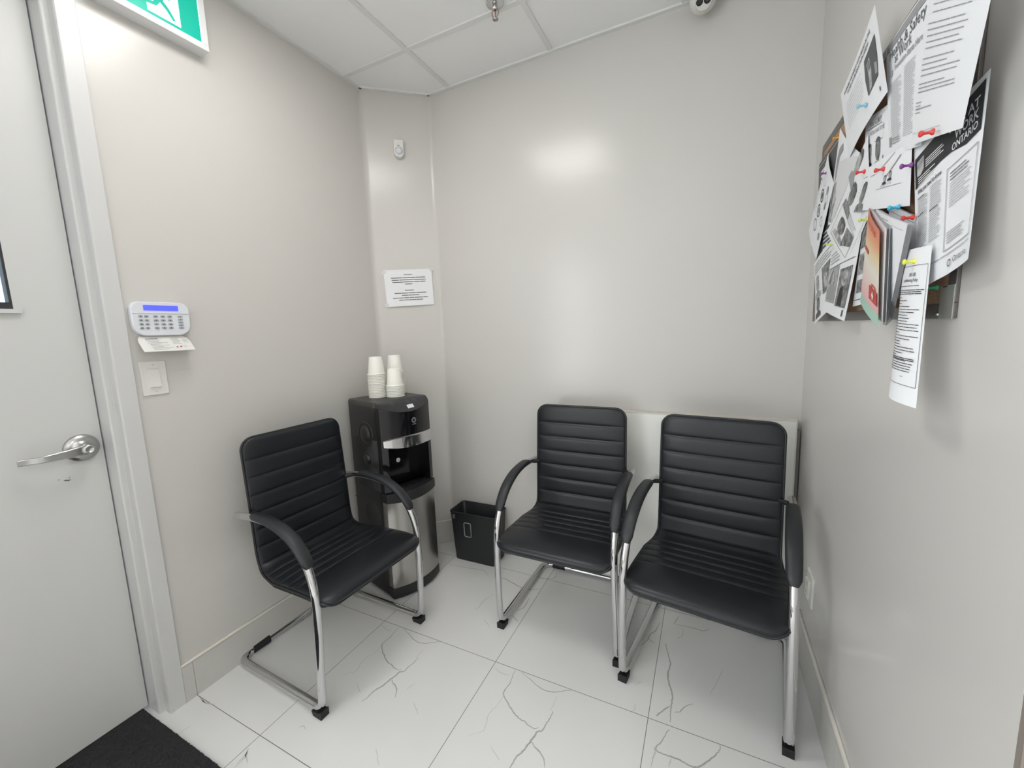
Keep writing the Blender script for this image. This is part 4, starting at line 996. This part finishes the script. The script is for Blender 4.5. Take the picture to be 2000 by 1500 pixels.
# stapled packet, booklet
pk, SPK = paper('stapled_packet', 'thick stapled packet of white pages fanned out beside the orange booklet', 'document', PQ['packet'], PAPER,
      [('lines',.45,.96,.62,.96,1,INK3,.006,0),('lines',.62,.93,.95,.93,1,INK4,.004,0)], curl=lambda u, v: .006*math.sin(math.pi*u)*v, nu=20)
b = MB()
for k in range(9):
    f = .0008*(k+1); e = k*.0028
    b.grid(lambda u, v, f=f, e=e: SPK(u*(1-e*.3)+e*.6, v-.0015*k, -f)-pk.location, 14, 8, PAPER if k % 2 else PAPERG)
b.build('page', pk)
bk = thing('safety_booklet', 'orange first aid booklet with red first aid kit on the cover, hanging open', 'booklet', PQ['booklet'][0])
cv, SCV = paper('cover', '', '', PQ['booklet'], COVER, [], curl=lambda u, v: .003*math.sin(math.pi*u), parent=bk, uvmap=True)
cv.location = cv.location-Vector(PQ['booklet'][0])
def CVF(u, v, o=.0012): return tuple(SCV(u, v, o)-Vector(PQ['booklet'][0]))
TL_ = Vector(PQ['booklet'][0]); Wd = .216; Hd = .20
b = MB()
put_text(b, 'First Aid', lambda x, y: CVF(x/Wd, y/Hd, .0012), .12*Wd, .87*Hd, .022, REDI, False, .68*Wd, 'l')
put_text(b, 'SAFETY', lambda x, y: CVF(x/Wd, y/Hd), .06*Wd, .80*Hd, .011, REDI, True, .36*Wd, 'l') if False else None
b.build('cover_title', bk); b = MB()
b.add([CVF(u, v) for u, v in ((.04,.625),(.42,.64),(.42,.60),(.04,.585))], [(0,1,2,3)], REDI)
b.add([CVF(u, v, .0009) for u, v in ((.07,.615),(.39,.63),(.39,.61),(.07,.595))], [(0,1,2,3)], SIGNW)
b.build('cover_badge', bk); b = MB()
kit = [(.60,.335),(.70,.345),(.70,.375),(.72,.385),(.86,.375),(.88,.365),(.88,.335),(.96,.33),(.97,.20),(.61,.195)]
b.add([CVF(u, v, .0016) for u, v in ((.60,.335),(.96,.335),(.97,.20),(.61,.195))], [(0,1,2,3)], REDI)
for pts in (((.70,.335),(.70,.37),(.725,.37),(.725,.335)), ((.70,.37),(.88,.37),(.88,.355),(.70,.355)), ((.855,.335),(.855,.37),(.88,.37),(.88,.335))):
    b.add([CVF(u, v) for u, v in pts], [(0,1,2,3)], REDI)
for a, c in ((.045,.016),(.018,.042)):
    b.add([CVF(.79+x*a, .265+y*c, .0021) for x, y in ((-1,-1),(1,-1),(1,1),(-1,1))], [(0,1,2,3)], SIGNW)
b.build('first_aid_kit_icon', bk)
Q2 = PQ['booklet_inner']
for k, nm in enumerate(('page', 'page')):
    b = MB(); TLq, TRq, BRq, BLq = [Vector(p) for p in Q2]
    def IP(u, v, o): 
        p = (TLq*(1-u)+TRq*u)*v+(BLq*(1-u)+BRq*u)*(1-v); return p+Vector((o+.006*u*0, 0, 0))-TL_
    for j in range(4):
        b.grid(lambda u, v, j=j: IP(u*(1-.006*j), v, .0013*j+.0052*k), 8, 6, PAPER if j % 2 == 0 else PAPERG)
    b.build(nm, bk)
paper('text_list_notice', 'long white sheet of printed rules hanging below the board from a yellow pin', 'paper notice', PQ['list'], PAPER,
      [('frame',.03,.885,.97,.115,.006,INK),('text','HR 108',.60,.812,.010,INK2,True,.19,'c'),('text','Social Monitoring Policy',.52,.778,.0085,INK2,True,.50,'c'),('lines',.05,.752,.82,.752,1,INK,.0035,0),
       ('lines',.06,.725,.94,.70,3,INK,.0045,.15),('lines',.07,.675,.30,.675,1,INK,.004,0),('lines',.05,.655,.93,.425,13,INK,.0042,.7),('lines',.05,.405,.92,.315,6,INK,.0045,.5),('lines',.06,.300,.88,.205,7,INK,.0045,.6),
       ('lines',.05,.285,.90,.275,2,INK,.005,.1),('oval',.62,.69,.008,.004,INK3),('bar',.66,.165,.72,.169,INK3,2)],
      curl=lambda u, v: .014*math.sin(math.pi*u)*(.4+.6*(1-v)), nu=20, nv=20)

# push pins
def pin(c, p, label):
    t = thing('push_pin', label, 'push pin', p, 0, 'coloured push pins on the cork board')
    m_ = PINM[c]
    def R(v): return (-v[2], v[0], v[1])
    b = MB(); b.lathe([(0,0),(.0048,.0),(.0052,.0012),(.0046,.0028),(.0026,.0048),(.0023,.0085),(.0027,.0120),(.0042,.0140),(.0050,.0152),(.0050,.0168),(.0036,.0180),(0,.0183)], m_, 20, R); b.build('head', t)
    b = MB(); b.lathe([(.0006,.0005),(.0006,-.009),(.0001,-.011)], PINSTEEL, 8, R); b.build('needle', t)
PLAB = ['light blue push pin on the tilted notice with the dark photo', 'orange push pin on the dark poster near the far top edge of the board', 'small purple push pin above the circle pictogram sheet',
 'red push pin left of the other red pin, above the oval portrait', 'red push pin above the two small suited figures', 'purple push pin over the strip of bare cork', 'red push pin at the foot of the large white text page',
 'blue push pin holding the stapled packet', 'red push pin just right of the blue pin', 'yellow green push pin left of the orange booklet', 'yellow push pin holding the long printed list', 'yellow green push pin at the far lower sheets of the board']
for (c, p), lb in zip(PINS, PLAB): pin(c, p, lb)
pin('green', (.357, .9700, 1.4180), 'green push pin beside the corner plate of the board')
